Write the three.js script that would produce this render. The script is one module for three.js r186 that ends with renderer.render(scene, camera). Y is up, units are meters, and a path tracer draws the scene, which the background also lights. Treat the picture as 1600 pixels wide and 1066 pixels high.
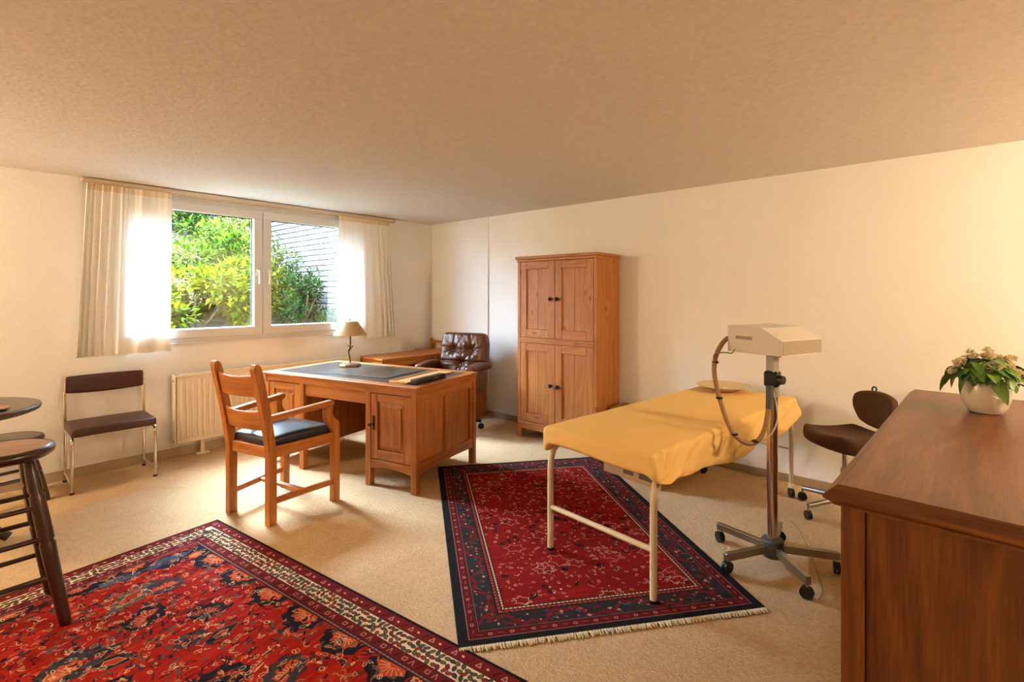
import * as THREE from 'three';
import { RoundedBoxGeometry } from 'three/addons/geometries/RoundedBoxGeometry.js';
import { mergeGeometries, mergeVertices } from 'three/addons/utils/BufferGeometryUtils.js';

// ---------------------------------------------------------------- camera, sky, sun, exposure
const scene = new THREE.Scene();
const H = 1.4, CEIL = 2.308;
const camera = new THREE.PerspectiveCamera(2 * Math.atan(533 / 773.1) * 180 / Math.PI, 1600 / 1066, 0.05, 80);
camera.position.set(-4.16, H, 5.018);
camera.lookAt(-4.16 + 0.7543, H, 5.018 - 0.6566);
camera.setViewOffset(1600, 1066, 0, 72, 1600, 1066);
scene.background = new THREE.Color(0.58, 0.80, 1.06);
scene.backgroundIntensity = 66;
const sun = new THREE.DirectionalLight(new THREE.Color(0.66, 0.86, 1.08), 66.0);   // sun behind thin cloud above the bank: a wide bright patch of sky
sun.position.set(-3.5, 9.0, -8.4); sun.target.position.set(-2.1, 0.9, 0.2);
sun.castShadow = true; sun.shadow.radius = 84; sun.shadow.mapSize.set(2048, 2048);
Object.assign(sun.shadow.camera, { left: -9, right: 9, top: 9, bottom: -9, near: 1, far: 40 });
scene.add(sun, sun.target);
const renderer = new THREE.WebGLRenderer({ antialias: true });
renderer.toneMapping = THREE.LinearToneMapping;
renderer.toneMappingExposure = 1.08;
renderer.shadowMap.enabled = true;
const LAMP = new THREE.Color(1.0, 0.74, 0.48);
const LAMP_LEFT = 11, LAMP_RIGHT = 13.5;

// ---------------------------------------------------------------- helpers
const { sin, cos, PI, abs, max, min, sqrt, exp, hypot, floor, pow } = Math;
const rad = (d) => d * PI / 180;
function rng(a) { return () => { a |= 0; a = a + 0x6D2B79F5 | 0; let t = Math.imul(a ^ a >>> 15, 1 | a); t = t + Math.imul(t ^ t >>> 7, 61 | t) ^ t; return ((t ^ t >>> 14) >>> 0) / 4294967296; }; }
const R = rng(7);
const clamp = (x, a, b) => max(a, min(b, x));
const lerp = (a, b, t) => a + (b - a) * t;
const smooth = (a, b, x) => { const t = clamp((x - a) / (b - a), 0, 1); return t * t * (3 - 2 * t); };
const NT = (() => { const r = rng(91), t = new Float32Array(65536); for (let i = 0; i < 65536; i++) t[i] = r(); return t; })();
const hash = (x, y) => NT[(Math.imul(x, 374761393) + Math.imul(y, 668265263) >>> 13) & 65535];
function vn(x, y, px = 1e6, py = 1e6) {
  const xi = floor(x), yi = floor(y), fx = x - xi, fy = y - yi, sx = fx * fx * (3 - 2 * fx), sy = fy * fy * (3 - 2 * fy);
  const m = (a, n) => ((a % n) + n) % n, x0 = m(xi, px), x1 = m(xi + 1, px), y0 = m(yi, py), y1 = m(yi + 1, py);
  return lerp(lerp(hash(x0, y0), hash(x1, y0), sx), lerp(hash(x0, y1), hash(x1, y1), sx), sy);
}
function fbm(x, y, px, py, o = 4) { let s = 0, a = 0.5, n = 0; for (let i = 0; i < o; i++) { s += a * vn(x, y, px, py); n += a; a *= 0.5; x *= 2; y *= 2; px *= 2; py *= 2; } return s / n; }
function dataTex(w, h, fn, srgb = true, rep) {
  const d = new Uint8Array(w * h * 4);
  for (let j = 0; j < h; j++) for (let i = 0; i < w; i++) { const c = fn(i / w, j / h), k = (j * w + i) * 4; d[k] = c[0]; d[k + 1] = c[1]; d[k + 2] = c[2]; d[k + 3] = 255; }
  const t = new THREE.DataTexture(d, w, h); t.wrapS = t.wrapT = THREE.RepeatWrapping; t.magFilter = THREE.LinearFilter; t.minFilter = THREE.LinearMipmapLinearFilter; t.generateMipmaps = true;
  if (srgb) t.colorSpace = THREE.SRGBColorSpace;
  if (rep) t.repeat.set(rep[0], rep[1]);
  t.needsUpdate = true; return t;
}
const grey = (w, h, fn, rep) => dataTex(w, h, (u, v) => { const g = clamp(fn(u, v), 0, 1) * 255; return [g, g, g]; }, false, rep);
const hex = (s) => [1, 3, 5].map((i) => parseInt(s.slice(i, i + 2), 16));
const mix3 = (a, b, t) => a.map((x, i) => lerp(x, b[i], t));
// wood: one tile is 0.6 m across the grain and 1.6 m along it
const TW = 0.6, TH = 1.6;
function woodTex(dark, light, { rings = 9, knots = 0, seed = 1, fleck = 0.35 } = {}) {
  const a = hex(dark), b = hex(light), r = rng(seed), K = [];
  for (let i = 0; i < knots; i++) K.push([r(), r(), 0.012 + r() * 0.014]);
  const o = floor(seed * 17);
  return dataTex(384, 768, (u, v) => {
    let warp = fbm(u * 4 + o, v * 2, 4, 2, 3) * 1.5 + fbm(u * 16, v * 3 + o, 16, 3, 2) * 0.35, kd = 0;
    for (const [ku, kv, kr] of K) {
      let du = abs(u - ku), dv = abs(v - kv); du = min(du, 1 - du) * TW; dv = min(dv, 1 - dv) * TH;
      const d = hypot(du, dv * 0.55); warp += 0.5 * exp(-d * d / (9 * kr * kr)); kd = max(kd, smooth(kr, kr * 0.45, d));
    }
    const ring = 0.5 + 0.5 * sin((u * rings + warp * 2.2) * 2 * PI), pore = vn(u * 190, v * 26, 190, 26), fine = fbm(u * 70, v * 5, 70, 5, 2), broad = fbm(u * 3 + 5, v * 2 + o, 3, 2, 2);
    const t = clamp(0.18 + 0.30 * ring + 0.32 * fine + 0.45 * (broad - 0.5) + fleck * (pore - 0.5), 0, 1);
    return mix3(mix3(a, b, t), [92, 48, 20], kd * 0.55);
  });
}
const woodBump = grey(256, 256, (u, v) => 0.6 * vn(u * 120, v * 10, 120, 10) + 0.4 * vn(u * 220, v * 24, 220, 24));
const std = (o) => new THREE.MeshPhysicalMaterial({ roughness: 0.6, ...o });
const wood = (map, o = {}) => std({ map, bumpMap: woodBump, bumpScale: 0.0006, roughness: 0.45, ...o });
const leatherBump = grey(256, 256, (u, v) => 0.5 * fbm(u * 40, v * 40, 40, 40, 2) + 0.5 * abs(2 * fbm(u * 16, v * 16, 16, 16, 3) - 1), [7, 7]);
const weave = grey(128, 128, (u, v) => 0.5 + 0.25 * sin(u * 2 * PI * 32) + 0.25 * sin(v * 2 * PI * 32), [9, 9]);

const V = (x, y, z) => new THREE.Vector3(x, y, z);
function prep(g) {
  let n = g.index ? g.toNonIndexed() : g;
  for (const k of Object.keys(n.attributes)) if (!['position', 'normal', 'uv'].includes(k)) n.deleteAttribute(k);
  if (!n.attributes.normal) n.computeVertexNormals();
  if (!n.attributes.uv) n.setAttribute('uv', new THREE.BufferAttribute(new Float32Array(n.attributes.position.count * 2), 2));
  n.morphAttributes = {}; n.userData = {};
  return n;
}
// texture coordinates in metres from the face each triangle looks along; grain is the axis of the wood's length
function uvBox(g0, grain = 'y', tile = true) {
  const g = prep(g0), p = g.attributes.position, uv = new Float32Array(p.count * 2), ga = 'xyz'.indexOf(grain), ou = tile ? R() : 0, ov = tile ? R() : 0;
  const A = V(0, 0, 0), B = V(0, 0, 0), C = V(0, 0, 0), N = V(0, 0, 0);
  for (let i = 0; i < p.count; i += 3) {
    A.fromBufferAttribute(p, i); B.fromBufferAttribute(p, i + 1); C.fromBufferAttribute(p, i + 2);
    N.copy(B).sub(A).cross(C.clone().sub(A));
    const n = [abs(N.x), abs(N.y), abs(N.z)], na = n.indexOf(max(...n));
    let al = ga, ac = [0, 1, 2].find((k) => k !== na && k !== ga);
    if (na === ga) { [ac, al] = [0, 1, 2].filter((k) => k !== na); }
    [A, B, C].forEach((q, k) => { const c = q.toArray(); uv[(i + k) * 2] = c[ac] / (tile ? TW : 1) + ou; uv[(i + k) * 2 + 1] = c[al] / (tile ? TH : 1) + ov; });
  }
  g.setAttribute('uv', new THREE.BufferAttribute(uv, 2)); return g;
}
function moved(g, x = 0, y = 0, z = 0, rx = 0, ry = 0, rz = 0) {
  g.applyMatrix4(new THREE.Matrix4().compose(V(x, y, z), new THREE.Quaternion().setFromEuler(new THREE.Euler(rx, ry, rz)), V(1, 1, 1))); return g;
}
// rounded box centred at x, y, z
function bx(w, h, d, x = 0, y = 0, z = 0, { r = 0.004, g = 'y', rx = 0, ry = 0, rz = 0, seg = 1 } = {}) {
  const q = uvBox(new RoundedBoxGeometry(w, h, d, seg, min(r, w / 2.01, h / 2.01, d / 2.01)), g);
  return moved(q, x, y, z, rx, ry, rz);
}
// the same from corner to corner
const bb = (x0, x1, y0, y1, z0, z1, o) => bx(x1 - x0, y1 - y0, z1 - z0, (x0 + x1) / 2, (y0 + y1) / 2, (z0 + z1) / 2, o);
function rod(a, b, r0, r1 = r0, n = 14) {
  const d = b.clone().sub(a), g = uvBox(new THREE.CylinderGeometry(r1, r0, d.length(), n));
  g.applyQuaternion(new THREE.Quaternion().setFromUnitVectors(V(0, 1, 0), d.normalize()));
  return g.translate((a.x + b.x) / 2, (a.y + b.y) / 2, (a.z + b.z) / 2);
}
const tube = (pts, r, n = 40, m = 12, tension = 0.5) => prep(new THREE.TubeGeometry(new THREE.CatmullRomCurve3(pts.map((p) => V(...p)), false, 'catmullrom', tension), n, r, m));
const lathe = (pts, n = 40) => prep(new THREE.LatheGeometry(pts.map(([x, y]) => new THREE.Vector2(x, y)), n));
const ball = (r, x, y, z, sx = 1, sy = 1, sz = 1) => prep(new THREE.SphereGeometry(r, 18, 12)).scale(sx, sy, sz).translate(x, y, z);
function extr(shape, depth, bevel = 0.004, grain = 'y') {
  return uvBox(new THREE.ExtrudeGeometry(shape, { depth: depth - 2 * bevel, bevelEnabled: true, bevelThickness: bevel, bevelSize: bevel, bevelSegments: 2, curveSegments: 14, bevelOffset: -bevel }).translate(0, 0, bevel), grain);
}
function poly(pts) { const s = new THREE.Shape(); pts.forEach(([x, y], i) => i ? s.lineTo(x, y) : s.moveTo(x, y)); s.closePath(); return s; }
// box of many small faces with rounded edges, then bent by fn(v)
function soft(w, h, d, r, sx, sy, sz, fn, grain = 'y', tile = false) {
  let g = new THREE.BoxGeometry(w, h, d, sx, sy, sz); g.deleteAttribute('normal'); g.deleteAttribute('uv'); g = mergeVertices(g, 1e-5);
  const p = g.attributes.position, v = V(0, 0, 0), q = V(0, 0, 0);
  for (let i = 0; i < p.count; i++) {
    v.fromBufferAttribute(p, i); q.set(clamp(v.x, -w / 2 + r, w / 2 - r), clamp(v.y, -h / 2 + r, h / 2 - r), clamp(v.z, -d / 2 + r, d / 2 - r));
    v.sub(q); if (v.lengthSq() > 0) v.normalize().multiplyScalar(r); v.add(q);
    if (fn) fn(v); p.setXYZ(i, v.x, v.y, v.z);
  }
  g.computeVertexNormals(); return uvBox(g, grain, tile);
}
// sheet over u, v in 0..1
function sheet(nu, nv, fn) {
  const P = [], I = [], T = [];
  for (let j = 0; j <= nv; j++) for (let i = 0; i <= nu; i++) { P.push(...fn(i / nu, j / nv)); T.push(i / nu, j / nv); }
  for (let j = 0; j < nv; j++) for (let i = 0; i < nu; i++) { const a = j * (nu + 1) + i, b = a + 1, c = a + nu + 1, d = c + 1; I.push(a, b, d, a, d, c); }
  const g = new THREE.BufferGeometry(); g.setAttribute('position', new THREE.Float32BufferAttribute(P, 3)); g.setAttribute('uv', new THREE.Float32BufferAttribute(T, 2)); g.setIndex(I); g.computeVertexNormals(); return prep(g);
}
const taken = {};
const numbered = (n) => { const k = taken[n] = (taken[n] ?? -1) + 1; return k ? n + '_' + String(k).padStart(3, '0') : n; };
function obj(name, geos, m, parent = scene) {
  const list = (Array.isArray(geos) ? geos : [geos]).map(prep), o = new THREE.Mesh(list.length > 1 ? mergeGeometries(list) : list[0], m);
  o.name = parent === scene ? numbered(name) : name; o.castShadow = o.receiveShadow = true; parent.add(o); return o;
}
function tag(o, label, category, group, kind) { o.userData = { ...o.userData, label, category }; if (group) o.userData.group = group; if (kind) o.userData.kind = kind; return o; }
function thing(name, label, category, [x, y, z] = [0, 0, 0], turn = 0, group) {
  const o = new THREE.Group(); o.name = numbered(name); scene.add(o); o.position.set(x, y, z); o.rotation.y = turn; return tag(o, label, category, group);
}
function struct(name, geos, m, label, category) { const o = obj(name, geos, m); return tag(o, label, category, null, 'structure'); }
const pull = (o, label) => { o.userData.label = label; return o; };
// places a mesh so that its own origin is at x, y, z
function at(o, x, y, z, ry = 0) { o.position.set(x, y, z); o.rotation.y = ry; return o; }

// ---------------------------------------------------------------- materials
const plaster = grey(512, 512, (u, v) => 0.65 * fbm(u * 60, v * 60, 60, 60, 3) + 0.35 * fbm(u * 14, v * 14, 14, 14, 2), [1.2, 1.2]);
const roughcast = grey(512, 512, (u, v) => pow(fbm(u * 90, v * 90, 90, 90, 3), 1.4), [0.8, 0.8]);
const wallTone = dataTex(256, 256, (u, v) => { const n = fbm(u * 6, v * 6, 6, 6, 4) - 0.5; return [243 + 9 * n, 240 + 9 * n, 233 + 10 * n]; }, true, [0.33, 0.33]);
const ceilTone = dataTex(512, 512, (u, v) => { const n = fbm(u * 100, v * 100, 100, 100, 2) - 0.5; return [230 + 12 * n, 226 + 12 * n, 219 + 12 * n]; }, true, [0.6, 0.6]);
const carpetTone = dataTex(512, 512, (u, v) => { const n = vn(u * 256, v * 256, 256, 256) - 0.5, m = fbm(u * 8, v * 8, 8, 8, 4) - 0.5, f = fbm(u * 90, v * 90, 90, 90, 2) - 0.5; const k = 24 * n + 10 * m + 12 * f; return [199 + k, 169 + k, 129 + k * 0.9]; }, true, [1, 1]);
const carpetBump = grey(512, 512, (u, v) => 0.6 * vn(u * 256, v * 256, 256, 256) + 0.4 * fbm(u * 64, v * 64, 64, 64, 2), [1, 1]);
const M = {
  wall: std({ map: wallTone, bumpMap: plaster, bumpScale: 0.0012, roughness: 0.92 }),
  ceil: std({ map: ceilTone, bumpMap: roughcast, bumpScale: 0.0014, roughness: 0.95 }),
  carpet: std({ map: carpetTone, bumpMap: carpetBump, bumpScale: 0.004, roughness: 1, specularIntensity: 0.2 }),
  skirt: std({ color: '#9c8468', roughness: 0.6 }),
  pvc: std({ color: '#dcd9d3', roughness: 0.38 }),
  gasket: std({ color: '#17191a', roughness: 0.7 }),
  glass: std({ color: '#ffffff', transmission: 1, thickness: 0, roughness: 0, ior: 1.5 }),
  cream: std({ color: '#e6d9c2', roughness: 0.42 }),
  desk: wood(woodTex('#874816', '#c07a34', { rings: 8, seed: 3 }), { roughness: 0.42 }),
  oak: wood(woodTex('#96501a', '#d28a40', { rings: 7, seed: 5 }), { roughness: 0.38 }),
  pine: wood(woodTex('#995822', '#c7853f', { rings: 6, knots: 4, seed: 8 }), { roughness: 0.45 }),
  paleWood: wood(woodTex('#b9834a', '#dcae72', { rings: 6, seed: 21 }), { roughness: 0.45 }),
  dark: wood(woodTex('#1d0f08', '#4a2a18', { rings: 6, seed: 11 }), { roughness: 0.3, clearcoat: 0.4, clearcoatRoughness: 0.25 }),
  darkSeat: wood(woodTex('#6d4428', '#9d6c45', { rings: 7, seed: 12 }), { roughness: 0.35, clearcoat: 0.3, clearcoatRoughness: 0.3 }),
  mahog: wood(woodTex('#4e260e', '#8e5628', { rings: 5, seed: 14 }), { roughness: 0.36 }),
  blackLeather: std({ color: '#16161a', roughness: 0.34, bumpMap: leatherBump, bumpScale: 0.0006 }),
  brownLeather: std({ color: '#552c14', roughness: 0.33, bumpMap: leatherBump, bumpScale: 0.001 }),
  vinyl: std({ color: '#40190f', roughness: 0.42, bumpMap: leatherBump, bumpScale: 0.0004 }),
  velour: std({ color: '#4b2b14', roughness: 0.85, sheen: 0.4, sheenRoughness: 0.5, sheenColor: new THREE.Color(0.5, 0.32, 0.18) }),
  chrome: std({ color: '#d8d4cc', metalness: 1, roughness: 0.16 }),
  steel: std({ color: '#9a958c', metalness: 1, roughness: 0.34 }),
  black: std({ color: '#100f0e', roughness: 0.45 }),
  iron: std({ color: '#1a120d', roughness: 0.4, metalness: 0.4 }),
  greyPlastic: std({ color: '#47484a', roughness: 0.5 }),
  tubePaint: std({ color: '#d9c9a6', roughness: 0.35 }),
  brass: std({ color: '#a4865a', metalness: 1, roughness: 0.35 }),
};
const UVM = (g) => uvBox(g, 'y', false);
const slab = (x0, x1, y0, y1, z0, z1) => UVM(new THREE.BoxGeometry(x1 - x0, y1 - y0, z1 - z0).translate((x0 + x1) / 2, (y0 + y1) / 2, (z0 + z1) / 2));

// ---------------------------------------------------------------- room shell
const XL = -6.9, ZB = 8.4, WX0 = -3.30, WX1 = -0.93, WY0 = 0.985, WY1 = 2.236, OUT = -0.3;
struct('floor', slab(XL - 0.3, 0.3, -0.2, 0, OUT, ZB + 0.3), M.carpet, 'beige short pile fitted carpet covering the floor', 'floor');
struct('ceiling', slab(XL - 0.3, 0.3, CEIL, CEIL + 0.25, OUT, ZB + 0.3), M.ceil, 'low cream roughcast ceiling', 'ceiling');
struct('wall_left', [slab(XL - 0.3, WX0, 0, CEIL, OUT, 0), slab(WX1, 0.3, 0, CEIL, OUT, 0), slab(WX0, WX1, 0, WY0, OUT, 0), slab(WX0, WX1, WY1, CEIL, OUT, 0)], M.wall, 'cream painted wall around the wide window', 'wall');
struct('wall_right', slab(0, 0.3, 0, CEIL, 0, ZB + 0.3), M.wall, 'long cream painted wall behind the cabinet and couch', 'wall');
struct('wall_back', slab(XL - 0.3, 0, 0, CEIL, ZB, ZB + 0.3), M.wall, 'cream painted wall facing the window', 'wall');
struct('wall_side', slab(XL - 0.3, XL, 0, CEIL, 0, ZB), M.wall, 'cream painted wall facing the cabinet', 'wall');
struct('baseboard_left', [bb(XL, -0.012, 0, 0.078, 0, 0.014, { r: 0.003, g: 'x' })], std({ color: '#b9a78c', roughness: 0.6 }), 'pale painted skirting board along the window wall', 'baseboard');
struct('baseboard_right', [bb(-0.014, 0, 0, 0.058, 0.0, ZB, { r: 0.003, g: 'z' })], M.skirt, 'brown skirting board along the long wall', 'baseboard');
struct('trim_1', [bb(-0.014, 0, 0.058, CEIL, 1.018, 1.04, { r: 0.003 })], M.wall, 'slim vertical cable duct on the long wall beside the leather chair', 'trim');

// window: fixed frame, two sashes with panes and handles, inner ledge
{
  const w = new THREE.Group(); w.name = 'window_1'; scene.add(w); tag(w, 'wide white two-sash window above the radiator', 'window', null, 'structure');
  const fr = (x0, x1, y0, y1, z0, z1, t, m, name) => obj(name, [bb(x0, x1, y0, y0 + t, z0, z1), bb(x0, x1, y1 - t, y1, z0, z1), bb(x0, x0 + t, y0 + t, y1 - t, z0, z1), bb(x1 - t, x1, y0 + t, y1 - t, z0, z1)], m, w);
  fr(WX0, WX1, WY0, WY1, -0.09, 0.004, 0.05, M.pvc, 'window_frame');
  const mid = (WX0 + WX1) / 2;
  for (const [x0, x1, hx] of [[WX0 + 0.028, mid - 0.003, mid - 0.047], [mid + 0.003, WX1 - 0.028, mid + 0.047]]) {
    const y0 = WY0 + 0.034, y1 = WY1 - 0.02;
    const s = fr(x0, x1, y0, y1, -0.062, 0.018, 0.078, M.pvc, 'sash');
    const g0 = x0 + 0.078, g1 = x1 - 0.078, h0 = y0 + 0.078, h1 = y1 - 0.078, t = 0.006;
    obj('gasket', [bb(g0 - 0.001, g1 + 0.001, h0, h0 + t, -0.05, -0.034, { r: 0.001 }), bb(g0, g1, h1 - t, h1, -0.05, -0.034, { r: 0.001 }), bb(g0, g0 + t, h0, h1, -0.05, -0.034, { r: 0.001 }), bb(g1 - t, g1, h0, h1, -0.05, -0.034, { r: 0.001 })], M.gasket, s);
    const bead = [bb(g0, g1, h0 - 0.002, h0 + 0.004, -0.034, 0.012, { r: 0.001 })];
    obj('glazing_bead', bead, M.pvc, s);
    obj('pane', slab(g0, g1, h0, h1, -0.0435, -0.0425), M.glass, s);
    obj('handle', [bx(0.028, 0.07, 0.012, hx, 1.62, 0.023), rod(V(hx, 1.63, 0.024), V(hx, 1.63, 0.062), 0.009), tube([[hx, 1.638, 0.06], [hx, 1.62, 0.064], [hx, 1.56, 0.062], [hx, 1.505, 0.06]], 0.009, 16, 10)], M.cream, s);
  }
  obj('window_ledge', bb(WX0 - 0.01, WX1 + 0.01, WY0 - 0.016, WY0, -0.02, 0.012, { r: 0.003, g: 'x' }), M.pvc, w);
}

// ---------------------------------------------------------------- garden outside the window
const bankY = (x, z) => 0.66 + 0.50 * max(0, -z - 0.45) + 0.10 * (fbm(x * 1.3 + 9, z * 1.3 + 9, 99, 99, 3) - 0.5);
{
  const soil = dataTex(128, 128, (u, v) => { const n = fbm(u * 16, v * 16, 16, 16, 4); return [70 + 60 * n, 62 + 50 * n, 44 + 36 * n]; });
  const g = sheet(40, 40, (u, v) => { const x = lerp(-8, 1.5, u), z = lerp(OUT - 0.02, -9, v); return [x, bankY(x, z), z]; });
  const top = obj('garden_bank', g, std({ map: soil, roughness: 1 })); tag(top, 'planted earth bank rising outside the window', 'bank', null, 'structure');
  // painted brick garden wall at right angles to the house: each brick a part
  const wall = thing('brick_wall', 'white painted brick wall running out from the house beside the bank', 'wall', [-0.70, 0, 0]);
  obj('mortar', bb(0.012, 0.24, 0.3, 2.86, -3.62, OUT - 0.005, { r: 0.002 }), std({ color: '#2e2d2b', roughness: 0.95 }), wall);
  struct('added_shade_eave', [bb(-1.45, -0.4, 2.86, 2.98, -3.9, OUT, { r: 0.01 }), bb(-1.49, -1.45, 2.80, 3.0, -3.9, OUT, { r: 0.01 })], std({ color: '#8a6a4c', roughness: 0.8 }), 'added unseen eave that shades the white brick wall from the sky', 'eave');  // eave added out of view, only to keep sky light off the bricks
  const bw = std({ color: '#939290', roughness: 0.95, specularIntensity: 0.2, bumpMap: plaster, bumpScale: 0.002 }), bw2 = std({ color: '#868787', roughness: 0.95, specularIntensity: 0.2, bumpMap: plaster, bumpScale: 0.002 }), bw3 = std({ color: '#9e9c99', roughness: 0.95, specularIntensity: 0.2, bumpMap: plaster, bumpScale: 0.002 });
  const full = bx(0.03, 0.062, 0.203, 0, 0, 0, { r: 0.004 }), half = bx(0.03, 0.062, 0.095, 0, 0, 0, { r: 0.005 }), cx = R;
  for (let k = 0; k < 22; k++) {
    const y = 0.98 + k * 0.0755 - 0.5 * 0.0755; let z = -0.36 - (k % 2) * 0.11, n = 0;
    while (z > -3.5) {
      const h = cx() < 0.16, len = h ? 0.107 : 0.216;
      const b = new THREE.Mesh(h ? half : full, [bw, bw2, bw3][floor(cx() * 3)]); b.name = 'brick'; b.castShadow = b.receiveShadow = true;
      b.position.set((cx() - 0.5) * 0.004, y, z - len / 2); wall.add(b); z -= len; n++;
    }
  }
}
const tintLeaf = new THREE.Color(0.21, 0.20, 0.07);
function leafGeo(n, place, len, wid, cols, seed) {
  const r = rng(seed), P = [], C = [], I = [], Nn = [], c = new THREE.Color(), a = V(0, 0, 0), d = V(0, 0, 0), s = V(0, 0, 0), up = V(0, 0, 0);
  for (let i = 0; i < n; i++) {
    const { p, out } = place(r);
    d.copy(out).add(V(r() - 0.5, r() - 0.35, r() - 0.5).multiplyScalar(1.3)).normalize();
    up.set(r() - 0.5, 1.0, r() - 0.5).addScaledVector(out, 0.6).normalize(); s.crossVectors(d, up).normalize(); up.crossVectors(s, d).normalize();
    const L = len * (0.6 + 0.8 * r()), W = wid * (0.7 + 0.6 * r()), b = P.length / 3;
    const q = [[0, 0, 0], [0.45, 0.5, 0.10], [1, 0, -0.16], [0.45, -0.5, 0.10], [0.5, 0, 0]];
    for (const [x, y, z] of q) { a.copy(p).addScaledVector(d, x * L).addScaledVector(s, y * W).addScaledVector(up, z * L); P.push(a.x, a.y, a.z); Nn.push(up.x, up.y, up.z); }
    I.push(b, b + 1, b + 4, b + 1, b + 2, b + 4, b, b + 4, b + 3, b + 4, b + 2, b + 3);
    c.set(cols[floor(r() * cols.length)]).offsetHSL((r() - 0.5) * 0.03, 0, (r() - 0.5) * 0.08).multiply(tintLeaf);
    for (let k = 0; k < 5; k++) C.push(c.r, c.g, c.b);
  }
  const g = new THREE.BufferGeometry(); g.setAttribute('position', new THREE.Float32BufferAttribute(P, 3)); g.setAttribute('normal', new THREE.Float32BufferAttribute(Nn, 3)); g.setAttribute('color', new THREE.Float32BufferAttribute(C, 3)); g.setIndex(I); return g;
}
const leafMat = std({ vertexColors: true, roughness: 0.9, specularIntensity: 0.12, side: THREE.DoubleSide, transmission: 0.15, thickness: 0 });
const twig = std({ color: '#4d3a27', roughness: 0.9 });
function shrub(name, label, x, z, rx, ry, rz, n, len, wid, cols, seed, lift = 0.6, group = 'shrubs on the garden bank') {
  const y = bankY(x, z), t = thing(name, label, 'shrub', [x, y - 0.03, z], 0, group), r0 = rng(seed + 500), st = [];
  for (let k = 0; k < 7; k++) { const a = r0() * 6.28, e = 0.5 + 0.4 * r0(); st.push(tube([[0, 0, 0], [cos(a) * rx * 0.25, ry * 0.5 * e, sin(a) * rz * 0.25], [cos(a) * rx * e * 0.8, ry * lift + ry * 0.7 * e, sin(a) * rz * e * 0.8]], 0.008, 8, 5)); }
  obj('stem', st, twig, t);
  const lobes = []; for (let k = 0; k < 26; k++) { const a = r0() * 6.28, ph = Math.acos(1 - 1.5 * r0()); lobes.push(V(rx * sin(ph) * cos(a) * 0.78, ry * lift + ry * cos(ph) * 0.8, rz * sin(ph) * sin(a) * 0.78)); }
  const g = leafGeo(n, (r) => {
    const c = lobes[floor(r() * lobes.length)], a = r() * 6.28, u = 2 * r() - 1, w = sqrt(1 - u * u), out = V(w * cos(a), u, w * sin(a)), q = 0.34 * (0.55 + 0.45 * r());
    return { p: V(c.x + out.x * q * rx, max(0.01, c.y + out.y * q * ry), c.z + out.z * q * rz), out };
  }, len, wid, cols, seed);
  const o = new THREE.Mesh(g, leafMat); o.name = 'foliage'; o.castShadow = o.receiveShadow = true; t.add(o); return t;
}
{
  const YG = ['#b4c816', '#d2dc18', '#8db01c', '#eee52c', '#74a01e', '#c0d024'], MG = ['#68a030', '#86b83e', '#9cc850', '#4d8428', '#b2d260'], DG = ['#3f7a46', '#56905a', '#6ea577', '#2f6238'], PG = ['#b4cf74', '#c8dd86', '#94ba5c', '#d6e298'], BG = ['#7d9c86', '#91ab99', '#6a8b78'];
  shrub('garden_shrub', 'broad yellow-green leafy shrub filling the lower part of the window pane', -2.35, -1.15, 0.62, 0.42, 0.42, 3000, 0.085, 0.042, YG, 21);
  shrub('garden_shrub', 'yellow-green leafy shrub just behind the window handle', -1.72, -1.45, 0.5, 0.42, 0.4, 2200, 0.078, 0.038, YG, 22);
  shrub('garden_shrub', 'leafy yellow shrub standing low behind the left curtain', -3.15, -1.2, 0.6, 0.45, 0.4, 1500, 0.10, 0.05, YG, 23);
  shrub('garden_shrub', 'fresh green shrub half way up the bank', -2.0, -2.3, 0.7, 0.5, 0.5, 2800, 0.075, 0.03, MG, 24);
  shrub('garden_shrub', 'pale green shrub on the bank behind the left curtain', -3.0, -2.4, 0.7, 0.5, 0.5, 1600, 0.09, 0.036, PG, 25);
  shrub('garden_shrub', 'pale feathery shrub above the yellow-green one', -1.45, -2.8, 0.48, 0.45, 0.5, 1800, 0.08, 0.026, PG, 26);
  shrub('garden_shrub', 'dark green shrub high on the bank', -1.35, -3.9, 0.7, 0.6, 0.5, 2600, 0.10, 0.026, DG, 27);
  shrub('garden_shrub', 'soft green shrub high on the bank near the curtain edge', -2.2, -3.6, 0.75, 0.6, 0.5, 2800, 0.09, 0.03, MG, 28);
  shrub('garden_shrub', 'light green shrub at the top of the bank', -1.9, -4.8, 0.9, 0.7, 0.6, 2000, 0.12, 0.04, PG, 29);
  shrub('garden_shrub', 'green shrub at the top of the bank behind the dark one', -0.7, -4.9, 0.9, 0.8, 0.6, 2000, 0.12, 0.04, MG, 30);
  shrub('garden_shrub', 'tall green shrub at the top of the bank behind the left curtain', -3.2, -4.2, 0.9, 0.8, 0.6, 1500, 0.12, 0.04, MG, 31);
  shrub('garden_shrub', 'low round conifer in front of the white brick wall', -1.20, -1.10, 0.34, 0.42, 0.32, 2200, 0.05, 0.02, DG, 32);
  shrub('garden_shrub', 'taller olive green shrub against the white brick wall', -1.33, -1.75, 0.38, 0.62, 0.38, 2200, 0.06, 0.024, [...PG, ...MG, '#c9a85a'], 33);
  shrub('garden_shrub', 'grey-green low plant at the foot of the brick wall', -0.98, -0.78, 0.17, 0.24, 0.2, 1100, 0.045, 0.014, BG, 34);
  shrub('garden_shrub', 'blue-green conifer tuft between the wall and the window', -1.05, -1.35, 0.22, 0.5, 0.3, 1200, 0.05, 0.016, ['#4f7f5e', '#6b9a78', '#3f6b50'], 35);
}

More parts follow.
